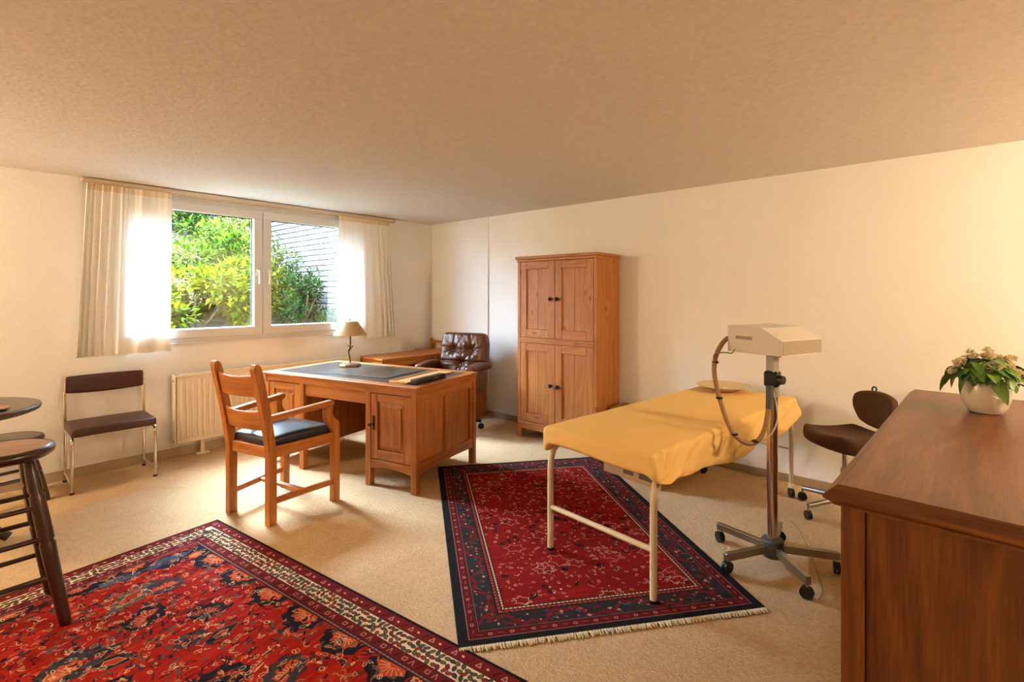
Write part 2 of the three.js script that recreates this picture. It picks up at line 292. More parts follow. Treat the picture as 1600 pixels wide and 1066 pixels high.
// ---------------------------------------------------------------- curtains
const sheer = std({ color: '#fbf6ec', roughness: 0.96, transmission: 0.10, thickness: 0, side: THREE.DoubleSide });
const tape = std({ color: '#e9d6b8', roughness: 0.95, side: THREE.DoubleSide });
tag(obj('curtain_rail', [bb(-3.47, -0.60, 2.272, 2.302, 0.03, 0.075, { r: 0.006, g: 'x' }), bb(-3.47, -0.60, 2.262, 2.272, 0.045, 0.06, { r: 0.002 })], std({ color: '#cdb899', roughness: 0.5 })), 'slim cream curtain rail fixed under the ceiling above the window', 'curtain rail');
function curtain(label, xa, xb, xaB, xbB, yT, yB, dense, seed) {   // dense: the side on which the folds are drawn together
  const t = thing('curtain', label, 'curtain', [(xa + xb) / 2, 0, 0.06]), x0 = (xa + xb) / 2;
  const phase = (u) => { const k = dense < 0 ? u : 1 - u; return 2 * PI * (4.6 * (1 - exp(-k * 5.0)) + 2.9 * k); };
  const amp = (u) => { const k = dense < 0 ? u : 1 - u; return lerp(0.019, 0.010, smooth(0.12, 0.4, k)); };
  const f = (y0, y1, off) => sheet(220, 26, (u, v) => {
    const y = lerp(y0, y1, v), h = (yT - y) / (yT - yB), ph = phase(u), n = fbm(u * 5 + seed, h * 1.4 + seed, 99, 99, 2) - 0.5;
    const a = amp(u) * (0.45 + 0.75 * h) + 0.004 * sin(ph * 2.7 + seed) * (1 - h);
    return [lerp(lerp(xa, xb, u), lerp(xaB, xbB, u), h) - x0 + 0.010 * cos(ph * 1.0 + 0.8) * h, y + 0.006 * sin(ph + 1) * h, off + a * sin(ph + 0.9 * n * h) + 0.022 * n * h];
  });
  obj('fabric', f(yT - 0.045, yB, 0), sheer, t);
  obj('heading_tape', f(yT, yT - 0.048, 0.002), tape, t);
  obj('hem', f(yB + 0.055, yB - 0.001, 0.0025), sheer, t);
  for (let k = 0; k < 9; k++) { const u = (k + 0.5) / 9; obj('glider', bx(0.008, 0.022, 0.008, lerp(xa, xb, u) - x0, yT + 0.004, -0.008, { r: 0.002 }), M.pvc, t); }
}
curtain('sheer cream curtain bunched at the wall end, left of the window', -3.44, -2.88, -3.50, -2.885, 2.262, 0.925, -1, 3);
curtain('sheer cream curtain hanging behind the desk lamp', -1.335, -0.685, -1.36, -0.59, 2.262, 0.915, 1, 8);

// ---------------------------------------------------------------- radiator
{
  const x0 = -2.87, x1 = -1.11, t = thing('radiator', 'white ribbed panel radiator under the window', 'radiator', [(x0 + x1) / 2, 0, 0.07]), w = x1 - x0, h0 = 0.125, h1 = 0.715;
  obj('panel', bb(-w / 2 + 0.012, w / 2 - 0.012, h0, h1 - 0.02, 0.02, 0.034, { r: 0.004 }), M.cream, t);
  obj('back_panel', bb(-w / 2 + 0.012, w / 2 - 0.012, h0, h1 - 0.02, -0.035, -0.022, { r: 0.004 }), M.cream, t);
  const rib = soft(0.026, h1 - h0 - 0.09, 0.022, 0.0095, 4, 8, 4), n = 39;
  for (let k = 0; k < n; k++) { const o = new THREE.Mesh(rib, M.cream); o.name = 'rib'; o.castShadow = o.receiveShadow = true; o.position.set(-w / 2 + 0.05 + k * (w - 0.1) / (n - 1), (h0 + h1) / 2 - 0.01, 0.033); t.add(o); }
  for (const s of [-1, 1]) {
    const c = obj('side_cover', bb(s * w / 2 - 0.006, s * w / 2 + 0.006, h0 + 0.005, h1, -0.04, 0.04, { r: 0.004 }), M.cream, t);
    for (const y of [h0 + 0.03, h1 - 0.05]) obj('screw', rod(V(s * w / 2 + (s < 0 ? -0.006 : 0.006), y, 0.02), V(s * w / 2 + s * 0.012, y, 0.02), 0.008), M.steel, c);
  }
  const bars = []; for (let k = 0; k < 60; k++) bars.push(bx(0.018, 0.006, 0.066, -w / 2 + 0.03 + k * (w - 0.06) / 59, h1 - 0.003, 0, { r: 0.001 }));
  obj('top_grille', [bb(-w / 2, w / 2, h1 - 0.02, h1, 0.033, 0.042, { r: 0.003 }), bb(-w / 2, w / 2, h1 - 0.02, h1, -0.042, -0.033, { r: 0.003 }), ...bars], M.cream, t);
  for (const x of [-w / 2 + 0.215, w / 2 - 0.215]) obj('foot', [bb(x - 0.016, x + 0.016, 0.012, h0 + 0.03, -0.012, 0.012), bx(0.10, 0.016, 0.06, x, 0.008, 0.01, { r: 0.006 })], M.cream, t);
  obj('back_fin', bb(-w / 2 + 0.03, w / 2 - 0.03, h0 + 0.02, h1 - 0.03, -0.02, 0.015, { r: 0.002 }), M.cream, t);
}

// ---------------------------------------------------------------- wooden pieces in the corner behind the desk
{
  const t = thing('side_desk', 'low wooden side desk with a drawer, against the wall under the window', 'desk', [-0.52, 0, 0.285], 0), X0 = -0.56, X1 = 0.215, Z0 = -0.235, Z1 = 0.215, h = 0.712;
  obj('desk_top', bb(X0 - 0.01, X1, h - 0.024, h, Z0 - 0.01, Z1 + 0.012, { g: 'x' }), M.oak, t);
  for (const x of [X0 + 0.025, X1 - 0.03]) for (const z of [Z0 + 0.025, Z1 - 0.025]) obj('leg', bx(0.045, h - 0.024, 0.045, x, (h - 0.024) / 2, z), M.oak, t);
  obj('end_panel', [bb(X0 + 0.012, X0 + 0.03, 0.2, h - 0.024, Z0 + 0.04, Z1 - 0.19, {}), bb(X0 + 0.018, X0 + 0.03, 0.2, h - 0.13, Z1 - 0.19, Z1 - 0.04, {})], M.oak, t);
  const d = obj('drawer', bb(X0 + 0.006, X0 + 0.026, h - 0.125, h - 0.034, Z1 - 0.185, Z1 - 0.05, { g: 'z' }), M.oak, t);
  obj('knob', ball(0.011, X0 - 0.004, h - 0.08, Z1 - 0.085), M.iron, d);
  obj('apron', bb(X0 + 0.04, X1 - 0.04, h - 0.1, h - 0.024, Z1 - 0.045, Z1 - 0.025, { g: 'x' }), M.oak, t);
  obj('back_panel', bb(X0 + 0.04, X1 - 0.04, 0.25, h - 0.03, Z0 + 0.01, Z0 + 0.025, { g: 'x' }), M.oak, t);
  const c = thing('low_cabinet', 'low wooden cabinet with a rail on top, in the corner behind the leather chair', 'cabinet', [-0.155, 0, 0.54], 0);
  obj('carcass', bb(-0.13, 0.135, 0.04, 0.7, -0.49, 0.485, { g: 'y' }), M.oak, c);
  obj('plinth', bb(-0.12, 0.13, 0, 0.04, -0.47, 0.47, { g: 'z' }), M.oak, c);
  obj('cabinet_top', bb(-0.14, 0.135, 0.7, 0.724, -0.5, 0.488, { g: 'z' }), M.oak, c);
  for (const z of [-0.475, 0.0, 0.46]) obj('post', bx(0.036, 0.125, 0.036, 0.11, 0.724 + 0.0625, z, { r: 0.008 }), M.oak, c);
  obj('rail', bx(0.022, 0.03, 0.94, 0.11, 0.81, -0.008, { g: 'z' }), M.oak, c);
  for (let k = 0; k < 8; k++) obj('spindle', bx(0.014, 0.075, 0.014, 0.11, 0.76, -0.40 + k * 0.115), M.oak, c);
}

// ---------------------------------------------------------------- leather swivel chair
function caster(parent, x, z, r = 0.027, ry = 0.4, y0 = 0, stem = 0.03) {
  const c = obj('caster', [rod(V(x - 0.013 * cos(ry), y0 + r, z + 0.013 * sin(ry)), V(x - 0.004 * cos(ry), y0 + r, z + 0.004 * sin(ry)), r, r, 18), rod(V(x + 0.004 * cos(ry), y0 + r, z - 0.004 * sin(ry)), V(x + 0.015 * cos(ry), y0 + r, z - 0.015 * sin(ry)), r, r, 18), bx(0.03, r * 1.1, r * 1.7, x, y0 + r * 1.45, z, { r: r * 0.5, ry })], M.black, parent);
  obj('caster_stem', rod(V(x, y0 + r * 1.7, z), V(x, y0 + r * 2 + stem, z), 0.006), M.steel, c); return c;
}
{
  const t = thing('office_chair', 'brown leather swivel chair with buttoned back behind the desk', 'chair', [-0.68, 0, 1.19], rad(-70));
  const tuft = [[-0.105, 0.80], [0.105, 0.80], [0, 0.655]];
  const back = soft(0.55, 0.56, 0.14, 0.045, 80, 80, 8, (v) => {
    const y = v.y + 0.71, f = v.z > 0 ? 1 : 0.15; let d = 0;
    for (const [bx_, by] of tuft) { const q = hypot(v.x - bx_, (y - by)); d += 0.040 * exp(-q * q / 0.0022) + 0.013 * exp(-q / 0.08) * (0.5 + 0.5 * sin(Math.atan2(y - by, v.x - bx_) * 9 + 1)); }
    d += 0.026 * exp(-pow((y - 0.675) / 0.012, 2)) + 0.007 * exp(-pow((y - 0.80 - 0.1 * abs(v.x)) / 0.012, 2));
    for (const x of [-0.105, 0.105]) d += 0.004 * exp(-pow((v.x - x) / 0.010, 2)) * smooth(0.8, 0.84, y);
    v.z -= f * d; v.z += f * 0.03 * cos(v.x * 5.5) * cos((y - 0.72) * 4.6);
    v.z += f * 0.010 * (fbm(v.x * 34 + 5, y * 20, 99, 99, 3) - 0.5);
    v.x *= 1 - 0.10 * smooth(0.86, 1.0, y);
  });
  const b = obj('backrest', moved(back, 0, 0.71, -0.235, rad(-11)), M.brownLeather, t);
  for (const [bx_, by] of tuft.slice(0, 3)) obj('button', ball(0.009, bx_, by, -0.235 + 0.064 - 0.2 * (by - 0.71)), M.brass, b);
  obj('seat', soft(0.52, 0.13, 0.50, 0.045, 30, 8, 30, (v) => { v.y += 0.018 * cos(v.x * 5) * cos(v.z * 5) * (v.y > 0 ? 1 : 0); }).translate(0, 0.44, 0.03), M.brownLeather, t);
  for (const s of [-1, 1]) {
    const a = obj('armrest', soft(0.085, 0.075, 0.44, 0.032, 10, 10, 30, (v) => { const k = smooth(-0.1, 0.22, v.z); v.y += 0.022 * sin((v.z + 0.22) / 0.44 * PI); v.x *= 1 + 0.28 * k; v.x += s * 0.02 * smooth(0, -0.2, v.z); }).translate(s * 0.285, 0.655, 0.02), M.brownLeather, t);
    obj('arm_panel', soft(0.05, 0.2, 0.36, 0.02, 6, 8, 12).translate(s * 0.285, 0.53, 0.0), M.brownLeather, a);
    obj('arm_front', rod(V(s * 0.285, 0.655, 0.225), V(s * 0.285, 0.655, 0.243), 0.034, 0.028, 18), M.brownLeather, a);
  }
  obj('column', [rod(V(0, 0.1, 0), V(0, 0.37, 0), 0.026), bx(0.2, 0.03, 0.2, 0, 0.37, 0.02)], M.black, t);
  for (let k = 0; k < 5; k++) { const a = rad(72 * k - 28), x = cos(a) * 0.28, z = sin(a) * 0.28; obj('base_arm', rod(V(0, 0.12, 0), V(x, 0.085, z), 0.024, 0.016, 10), M.black, t); caster(t, x, z, 0.03, a); }
}

// ---------------------------------------------------------------- writing desk (origin at its near front corner)
const DW = 0.795, DLEN = 1.60, PED = 0.47;
const deskA = [-2.005, 0, 2.258], deskTurn = rad(13.5);
// frame with a sunk panel facing -x: spans z0..z1 and y0..y1, its face at x
function panelled(x, y0, y1, z0, z1, stile, m, parent, name, { raised = false, planks = 0, t = 0.024, flip = 1 } = {}) {
  const X = (a, b) => flip > 0 ? [x + a, x + b] : [x - b, x - a];
  const f = obj(name, [bb(...X(0, t), y0, y1, z0, z0 + stile), bb(...X(0, t), y0, y1, z1 - stile, z1), bb(...X(0, t), y0, y0 + stile * 1.15, z0 + stile, z1 - stile, { g: 'z' }), bb(...X(0, t), y1 - stile, y1, z0 + stile, z1 - stile, { g: 'z' })], m, parent);
  const a = z0 + stile - 0.003, b = z1 - stile + 0.003, c = y0 + stile * 1.15 - 0.003, d = y1 - stile + 0.003;
  if (planks) for (let k = 0; k < planks; k++) { const w = (b - a) / planks; obj('panel_board', bb(...X(0.016, t), c, d, a + k * w + (k ? 0.0008 : 0), a + (k + 1) * w - (k < planks - 1 ? 0.0008 : 0), { r: 0.0015 }), m, f); }
  else obj('panel', [bb(...X(0.016, t), c, d, a, b, { r: 0.001 })], m, f);
  if (raised) {
    const w = b - a, h = d - c, s = 0.036, g = new THREE.BufferGeometry(), q = flip;
    const o = [[x + q * 0.016, c + 0.006, a + 0.006], [x + q * 0.016, c + 0.006, b - 0.006], [x + q * 0.016, d - 0.006, b - 0.006], [x + q * 0.016, d - 0.006, a + 0.006]];
    const i = [[x + q * 0.003, c + s, a + s], [x + q * 0.003, c + s, b - s], [x + q * 0.003, d - s, b - s], [x + q * 0.003, d - s, a + s]], j = i.map(([p, y, z]) => [x + q * 0.010, y, z]), P = [];
    const quad = (A, B, C, D) => { const L = [A, B, C, A, C, D]; P.push(...(q > 0 ? L : L.reverse()).flat()); };
    quad(i[0], i[1], i[2], i[3]); for (let k = 0; k < 4; k++) { const n = (k + 1) % 4; quad(o[k], o[n], j[n], j[k]); quad(j[k], j[n], i[n], i[k]); }
    g.setAttribute('position', new THREE.Float32BufferAttribute(P, 3)); g.computeVertexNormals(); obj('raised_field', uvBox(g, 'y'), m, f);
  }
  return f;
}
{
  const t = thing('writing_desk', 'large honey-brown wooden writing desk with two cupboards and a dark inlaid top', 'desk', deskA, deskTurn); t.scale.y = 0.987;
  const peds = [[-PED, 0], [-DLEN, -DLEN + PED]];
  peds.forEach(([z0, z1], pi) => {
    for (const x of [0.024, DW - 0.024]) for (const z of [z0 + 0.024, z1 - 0.024]) obj('leg', bx(0.048, 0.70, 0.048, x, 0.35, z, { r: 0.005 }), M.desk, t);
    obj('pedestal_floor', bb(0.03, DW - 0.03, 0.15, 0.17, z0 + 0.03, z1 - 0.03, { g: 'x' }), M.desk, t);
    // cupboard door on the front
    const d = panelled(0.006, 0.205, 0.688, z0 + 0.05, z1 - 0.05, 0.06, M.desk, t, 'door', { raised: true });
    const kz = pi ? z1 - 0.075 : z0 + 0.078;
    if (!pi) {
      obj('escutcheon', bx(0.003, 0.105, 0.022, 0.004, 0.47, kz, { r: 0.0015 }), M.iron, d);
      obj('key', [rod(V(0.004, 0.465, kz), V(-0.035, 0.465, kz), 0.004), bx(0.005, 0.022, 0.026, -0.043, 0.465, kz, { r: 0.002 }), ball(0.008, 0.0, 0.465, kz)], M.iron, d);
    }
    // arched rail under the door
    const s = new THREE.Shape(); s.moveTo(z0 + 0.048, 0.20); s.lineTo(z1 - 0.048, 0.20); s.lineTo(z1 - 0.048, 0.128); s.quadraticCurveTo((z0 + z1) / 2, 0.172, z0 + 0.048, 0.128); s.closePath();
    obj('arched_rail', extr(s, 0.022, 0.003, 'x').rotateY(-PI / 2).translate(0.028, 0, 0), M.desk, t);
    // back and sides
    obj('back_panel', bb(DW - 0.03, DW - 0.012, 0.16, 0.7, z0 + 0.048, z1 - 0.048), M.desk, t);
    for (const [z, out] of [[z1, 1], [z0, -1]]) {
      const outer = (pi === 0 && out > 0) || (pi === 1 && out < 0), zz = z - out * 0.006, Z = (a, b) => out > 0 ? [zz - b, zz - a] : [zz + a, zz + b], xm = DW / 2;
      if (outer) {
        const s2 = new THREE.Shape(); s2.moveTo(0.048, 0.215); s2.lineTo(DW - 0.048, 0.215); s2.lineTo(DW - 0.048, 0.135); s2.quadraticCurveTo(xm, 0.158, 0.048, 0.135); s2.closePath();
        const fr = obj('end_frame', [extr(s2, 0.022, 0.003, 'x').translate(0, 0, Z(0, 0.022)[0]), bb(0.048, DW - 0.048, 0.64, 0.70, ...Z(0, 0.022), { g: 'x' }), bb(0.048, 0.085, 0.215, 0.64, ...Z(0, 0.022)), bb(DW - 0.085, DW - 0.048, 0.215, 0.64, ...Z(0, 0.022)), bb(xm - 0.035, xm + 0.035, 0.215, 0.64, ...Z(0, 0.022))], M.desk, t);
        for (const [a, b] of [[0.083, xm - 0.033], [xm + 0.033, DW - 0.083]]) obj('panel', bb(a, b, 0.212, 0.643, ...Z(0.016, 0.022), { r: 0.001 }), M.desk, fr);
      } else obj('inner_side', bb(0.048, DW - 0.048, 0.16, 0.70, ...Z(0.004, 0.02)), M.desk, t);
    }
  });
  const k0 = -DLEN + PED + 0.002, k1 = -PED - 0.002;
  const dr = obj('drawer', bb(0.012, 0.034, 0.60, 0.692, k0 + 0.005, k1 - 0.005, { g: 'z' }), M.desk, t);
  obj('drawer_box', bb(0.034, 0.5, 0.605, 0.685, k0 + 0.02, k1 - 0.02, { g: 'z' }), M.desk, dr);
  obj('modesty_panel', bb(DW - 0.06, DW - 0.04, 0.05, 0.70, k0, k1, { g: 'z' }), M.desk, t);
  obj('frieze', [bb(0.0, 0.024, 0.694, 0.742, -DLEN, 0, { g: 'z', r: 0.003 }), bb(DW - 0.024, DW, 0.694, 0.742, -DLEN, 0, { g: 'z', r: 0.003 }), bb(0.02, DW - 0.02, 0.694, 0.742, -0.024, 0, { g: 'x', r: 0.003 }), bb(0.02, DW - 0.02, 0.694, 0.742, -DLEN, -DLEN + 0.024, { g: 'x', r: 0.003 }), bb(0.02, DW - 0.02, 0.73, 0.742, -DLEN + 0.02, -0.02)], M.desk, t);
  for (const z of [-0.012, -DLEN + 0.012]) obj('corner_post', bx(0.034, 0.07, 0.034, 0.012, 0.718, z, { r: 0.005 }), M.desk, t);
  const top = obj('desk_top', [bb(-0.012, 0.07, 0.742, 0.765, -DLEN - 0.012, 0.012, { g: 'z', r: 0.007 }), bb(DW - 0.07, DW + 0.012, 0.742, 0.765, -DLEN - 0.012, 0.012, { g: 'z', r: 0.007 }), bb(0.07, DW - 0.07, 0.742, 0.765, -0.06, 0.012, { g: 'x', r: 0.007 }), bb(0.07, DW - 0.07, 0.742, 0.765, -DLEN - 0.012, -DLEN + 0.06, { g: 'x', r: 0.007 })], M.desk, t);
  pull(obj('inlay', bb(0.069, DW - 0.069, 0.744, 0.764, -DLEN + 0.059, -0.059, { r: 0.001 }), std({ color: '#2b2826', roughness: 0.28, bumpMap: leatherBump, bumpScale: 0.0003 }), top), 'dark glossy inlaid writing surface');
}
const onDesk = (x, y, z) => { const c = cos(deskTurn), s = sin(deskTurn); return [deskA[0] + x * c + z * s, y, deskA[2] - x * s + z * c]; };
{
  const pad = thing('desk_pad', 'thin dark grey desk pad lying on the desk top', 'desk pad', onDesk(0.43, 0.7551, -0.80), deskTurn);
  obj('mat', bx(0.5, 0.003, 0.74, 0, 0.0015, 0, { r: 0.001 }), std({ color: '#35342f', roughness: 0.3 }), pad);
  for (const z of [-0.35, 0.35]) obj('edge_band', bx(0.5, 0.002, 0.006, 0, 0.0035, z, { r: 0.0006 }), std({ color: '#1d1b19', roughness: 0.4 }), pad);
  const b = thing('wooden_tray', 'long flat pale wooden tray on the desk beside a dark case', 'tray', onDesk(0.36, 0.7551, -0.225), deskTurn);
  obj('tray_board', bx(0.6, 0.010, 0.15, 0, 0.005, 0, { g: 'x', r: 0.003 }), M.paleWood, b);
  obj('tray_rim', [bx(0.6, 0.010, 0.012, 0, 0.013, -0.069, { g: 'x', r: 0.003 }), bx(0.012, 0.010, 0.13, -0.294, 0.013, 0, { g: 'z', r: 0.003 })], M.paleWood, b);
  const c = thing('pen_case', 'slim dark leather case lying on the desk edge along the tray', 'case', onDesk(0.265, 0.7551, -0.09), deskTurn);
  obj('case_body', soft(0.36, 0.036, 0.062, 0.006, 24, 6, 8), std({ color: '#1c100a', roughness: 0.5, bumpMap: leatherBump, bumpScale: 0.001 }), c).position.y = 0.018;
  obj('case_label', bx(0.07, 0.012, 0.002, 0.05, 0.022, 0.0325, { r: 0.0005 }), std({ color: '#6b5636', roughness: 0.6 }), c);
}
// table lamp, switched off
{
  const l = thing('table_lamp', 'small table lamp with beige conical shade and bronze branch stem on the desk', 'lamp', [-1.752, 0.7551, 0.985]);
  obj('base', lathe([[0, 0], [0.088, 0], [0.093, 0.006], [0.093, 0.018], [0.086, 0.025], [0.05, 0.028], [0.022, 0.034], [0, 0.036]], 36), std({ color: '#8d7450', metalness: 0.9, roughness: 0.3 }), l);
  const s = obj('stem', [tube([[0, 0.03, 0], [-0.004, 0.07, 0.004], [-0.013, 0.12, 0], [-0.010, 0.15, -0.004], [0.002, 0.18, 0], [0.003, 0.22, 0], [0.002, 0.29, 0]], 0.0075, 40, 10), tube([[-0.008, 0.14, 0], [0.008, 0.165, 0.004], [0.022, 0.185, 0.014]], 0.005, 14, 8), tube([[0.0, 0.17, 0], [-0.010, 0.185, -0.006], [-0.016, 0.195, -0.012]], 0.004, 10, 8)], std({ color: '#5d4a33', metalness: 0.8, roughness: 0.42 }), l);
  obj('knuckle', [ball(0.010, 0.002, 0.20, 0, 1, 0.7, 1), ball(0.009, 0.002, 0.235, 0, 1, 0.7, 1), ball(0.011, 0, 0.045, 0, 1, 0.8, 1)], M.brass, s);
  obj('shade', lathe([[0.146, 0.285], [0.066, 0.403], [0.064, 0.403], [0.1435, 0.285], [0.146, 0.285]], 48), std({ color: '#c2a577', roughness: 0.9, bumpMap: weave, bumpScale: 0.0004, transmission: 0.12, thickness: 0, side: THREE.DoubleSide }), l);
  obj('shade_holder', [rod(V(0, 0.29, 0), V(0, 0.405, 0), 0.003), rod(V(-0.065, 0.402, 0), V(0.065, 0.402, 0), 0.0015), rod(V(0, 0.402, -0.065), V(0, 0.402, 0.065), 0.0015)], M.brass, l);
  obj('finial', [rod(V(0, 0.403, 0), V(0, 0.425, 0), 0.004), ball(0.007, 0, 0.425, 0)], M.brass, l);
}

// ---------------------------------------------------------------- wooden armchair (faces +x)
{
  const t = thing('armchair', 'honey-brown wooden armchair with black leather seat drawn up to the desk', 'chair', [-2.675, 0, 1.69], rad(13));
  const BZ = 0.195, FZ = 0.255, BX = -0.225, FX = 0.215, lean = (y) => -0.105 * pow(max(0, y - 0.42) / 0.56, 1.25);
  for (const s of [-1, 1]) {
    const p = new THREE.Shape(), w = 0.027, ys = [0, 0.2, 0.42, 0.5, 0.6, 0.7, 0.8, 0.9, 0.955];
    p.moveTo(-w, 0); ys.slice(1).forEach((y) => p.lineTo(lean(y) - w, y)); p.quadraticCurveTo(lean(0.985) - w * 0.8, 0.988, lean(0.985), 0.988); p.quadraticCurveTo(lean(0.985) + w * 0.9, 0.988, lean(0.955) + w, 0.95);
    ys.slice(0, -1).reverse().forEach((y) => p.lineTo(lean(y) + w, y)); p.closePath();
    obj('back_leg', extr(p, 0.044, 0.004).translate(BX, 0, s * BZ - 0.022), M.oak, t);
    // front leg with the curved arm support grown out of it
    const f = new THREE.Shape(); f.moveTo(-0.025, 0); f.lineTo(-0.025, 0.46); f.bezierCurveTo(-0.03, 0.52, -0.085, 0.53, -0.085, 0.60); f.lineTo(-0.085, 0.648); f.lineTo(-0.035, 0.652); f.bezierCurveTo(-0.05, 0.58, -0.005, 0.56, 0.004, 0.545); f.quadraticCurveTo(0.025, 0.545, 0.025, 0.515); f.lineTo(0.025, 0); f.closePath();
    obj('front_leg', extr(f, 0.046, 0.004).translate(FX, 0, s * FZ - 0.023), M.oak, t);
    // arm
    const a = new THREE.Shape(); a.moveTo(-0.235, 0.625); a.lineTo(-0.02, 0.643); a.lineTo(0.155, 0.648); a.quadraticCurveTo(0.18, 0.640, 0.195, 0.648); a.quadraticCurveTo(0.222, 0.655, 0.212, 0.682); a.quadraticCurveTo(0.20, 0.692, 0.17, 0.688); a.lineTo(-0.24, 0.664); a.closePath();
    const L = obj('arm', extr(a, 0.044, 0.006, 'x').translate(0, 0, -0.022), M.oak, t); L.position.set(-0.01, 0, s * (BZ + FZ) / 2 - 0.0); L.rotation.y = -s * 0.13;
    // side rail and side stretcher
    const sl = (y, h, w2, n) => { const A = V(BX + 0.02, y, s * BZ), B = V(FX - 0.02, y, s * FZ), d = B.clone().sub(A), o = obj(n, bx(d.length(), h, w2, 0, 0, 0, { g: 'x' }), M.oak, t); o.position.set((A.x + B.x) / 2, y, (A.z + B.z) / 2); o.rotation.y = -Math.atan2(d.z, d.x); };
    sl(0.435, 0.068, 0.026, 'side_rail'); sl(0.135, 0.036, 0.022, 'stretcher');
  }
  obj('front_rail', bx(0.026, 0.068, 2 * FZ - 0.04, FX, 0.435, 0, { g: 'z' }), M.oak, t);
  obj('back_rail', bx(0.026, 0.068, 2 * BZ - 0.04, BX, 0.435, 0, { g: 'z' }), M.oak, t);
  obj('cross_stretcher', bx(0.032, 0.022, 0.43, 0.0, 0.135, 0, { g: 'z' }), M.oak, t);
  for (const [y0, y1] of [[0.785, 0.925], [0.575, 0.705]]) {
    const g = soft(0.018, y1 - y0, 2 * BZ - 0.03, 0.006, 2, 10, 28, (v) => { const k = v.z / BZ, y = v.y + (y0 + y1) / 2; v.x += lean(y) - 0.034 * (1 - k * k); if (v.y > 0) v.y -= 0.014 * (1 - k * k) * (v.y / (y1 - y0) * 2); }, 'z', true);
    obj('back_slat', g.translate(BX + 0.004, (y0 + y1) / 2, 0), M.oak, t);
  }
  obj('seat_cushion', soft(0.44, 0.075, 0.47, 0.03, 28, 6, 28, (v) => { const k = (v.x + 0.22) / 0.44; v.z *= lerp(0.80, 1.02, k); if (v.y > 0) v.y += 0.028 * cos(v.x * 6.2) * cos(v.z * 5.8); }).translate(0.0, 0.478, 0), M.blackLeather, t);
}

// ---------------------------------------------------------------- chrome chair by the wall
{
  const t = thing('chrome_chair', 'chrome tube chair with dark brown vinyl seat against the window wall', 'chair', [-3.325, 0, 0.235], rad(-1));
  for (const s of [-1, 1]) {
    const x = s * 0.242;
    obj('rear_leg', [tube([[x, 0.01, -0.17], [x, 0.45, -0.172], [x, 0.66, -0.178]], 0.011, 20, 10), bx(0.010, 0.13, 0.018, x, 0.725, -0.184, { r: 0.003, rx: rad(-4) }), ball(0.012, x, 0.66, -0.178)], M.chrome, t);
    obj('front_leg', tube([[x, 0.01, 0.19], [x, 0.30, 0.188], [x, 0.375, 0.18], [x, 0.388, 0.14], [x, 0.39, -0.165]], 0.011, 40, 10), M.chrome, t);
    obj('side_bar', rod(V(x, 0.06, -0.165), V(x, 0.06, 0.185), 0.008), M.chrome, t);
    for (const z of [-0.17, 0.19]) obj('foot_cap', rod(V(x, 0, z), V(x, 0.014, z), 0.0135), M.black, t);
  }
  for (const z of [-0.15, 0.15]) obj('seat_bar', rod(V(-0.242, 0.388, z), V(0.242, 0.388, z), 0.009), M.chrome, t);
  obj('seat_pad', soft(0.495, 0.056, 0.40, 0.010, 20, 4, 16, (v) => { if (v.y > 0) v.y += 0.006 * cos(v.x * 5) * cos(v.z * 6); }).translate(0, 0.425, 0.012), M.vinyl, t);
  obj('backrest', soft(0.472, 0.125, 0.022, 0.008, 26, 8, 3, (v) => { const k = v.x / 0.236; v.z -= 0.035 * (1 - k * k); if (v.y < 0) v.y -= 0.016 * (1 - k * k); }).translate(0, 0.722, -0.176), M.vinyl, t);
}

// ---------------------------------------------------------------- dark table and stools at the left
{
  const tb = thing('round_table', 'dark round wooden table beside the stools', 'table', [-4.17, 0, 0.94]);
  obj('table_top', lathe([[0, 0.772], [0.375, 0.772], [0.392, 0.767], [0.397, 0.755], [0.392, 0.742], [0.37, 0.732], [0, 0.728]], 64), M.dark, tb);
  obj('pedestal', lathe([[0, 0], [0.055, 0.02], [0.05, 0.1], [0.075, 0.2], [0.05, 0.3], [0.04, 0.45], [0.06, 0.6], [0.05, 0.66], [0.12, 0.728], [0, 0.728]], 32), M.dark, tb);
  for (let k = 0; k < 4; k++) { const a = rad(20 + 90 * k); obj('foot', tube([[0, 0.16, 0], [cos(a) * 0.14, 0.13, sin(a) * 0.14], [cos(a) * 0.27, 0.03, sin(a) * 0.27]], 0.026, 16, 8), M.dark, tb); }
  tag(obj('wooden_dish', lathe([[0, 0], [0.045, 0], [0.085, 0.010], [0.082, 0.013], [0.04, 0.005], [0, 0.005]], 32).translate(-4.0, 0.772, 1.12), M.darkSeat), 'small flat wooden dish on the dark round table', 'dish');
}
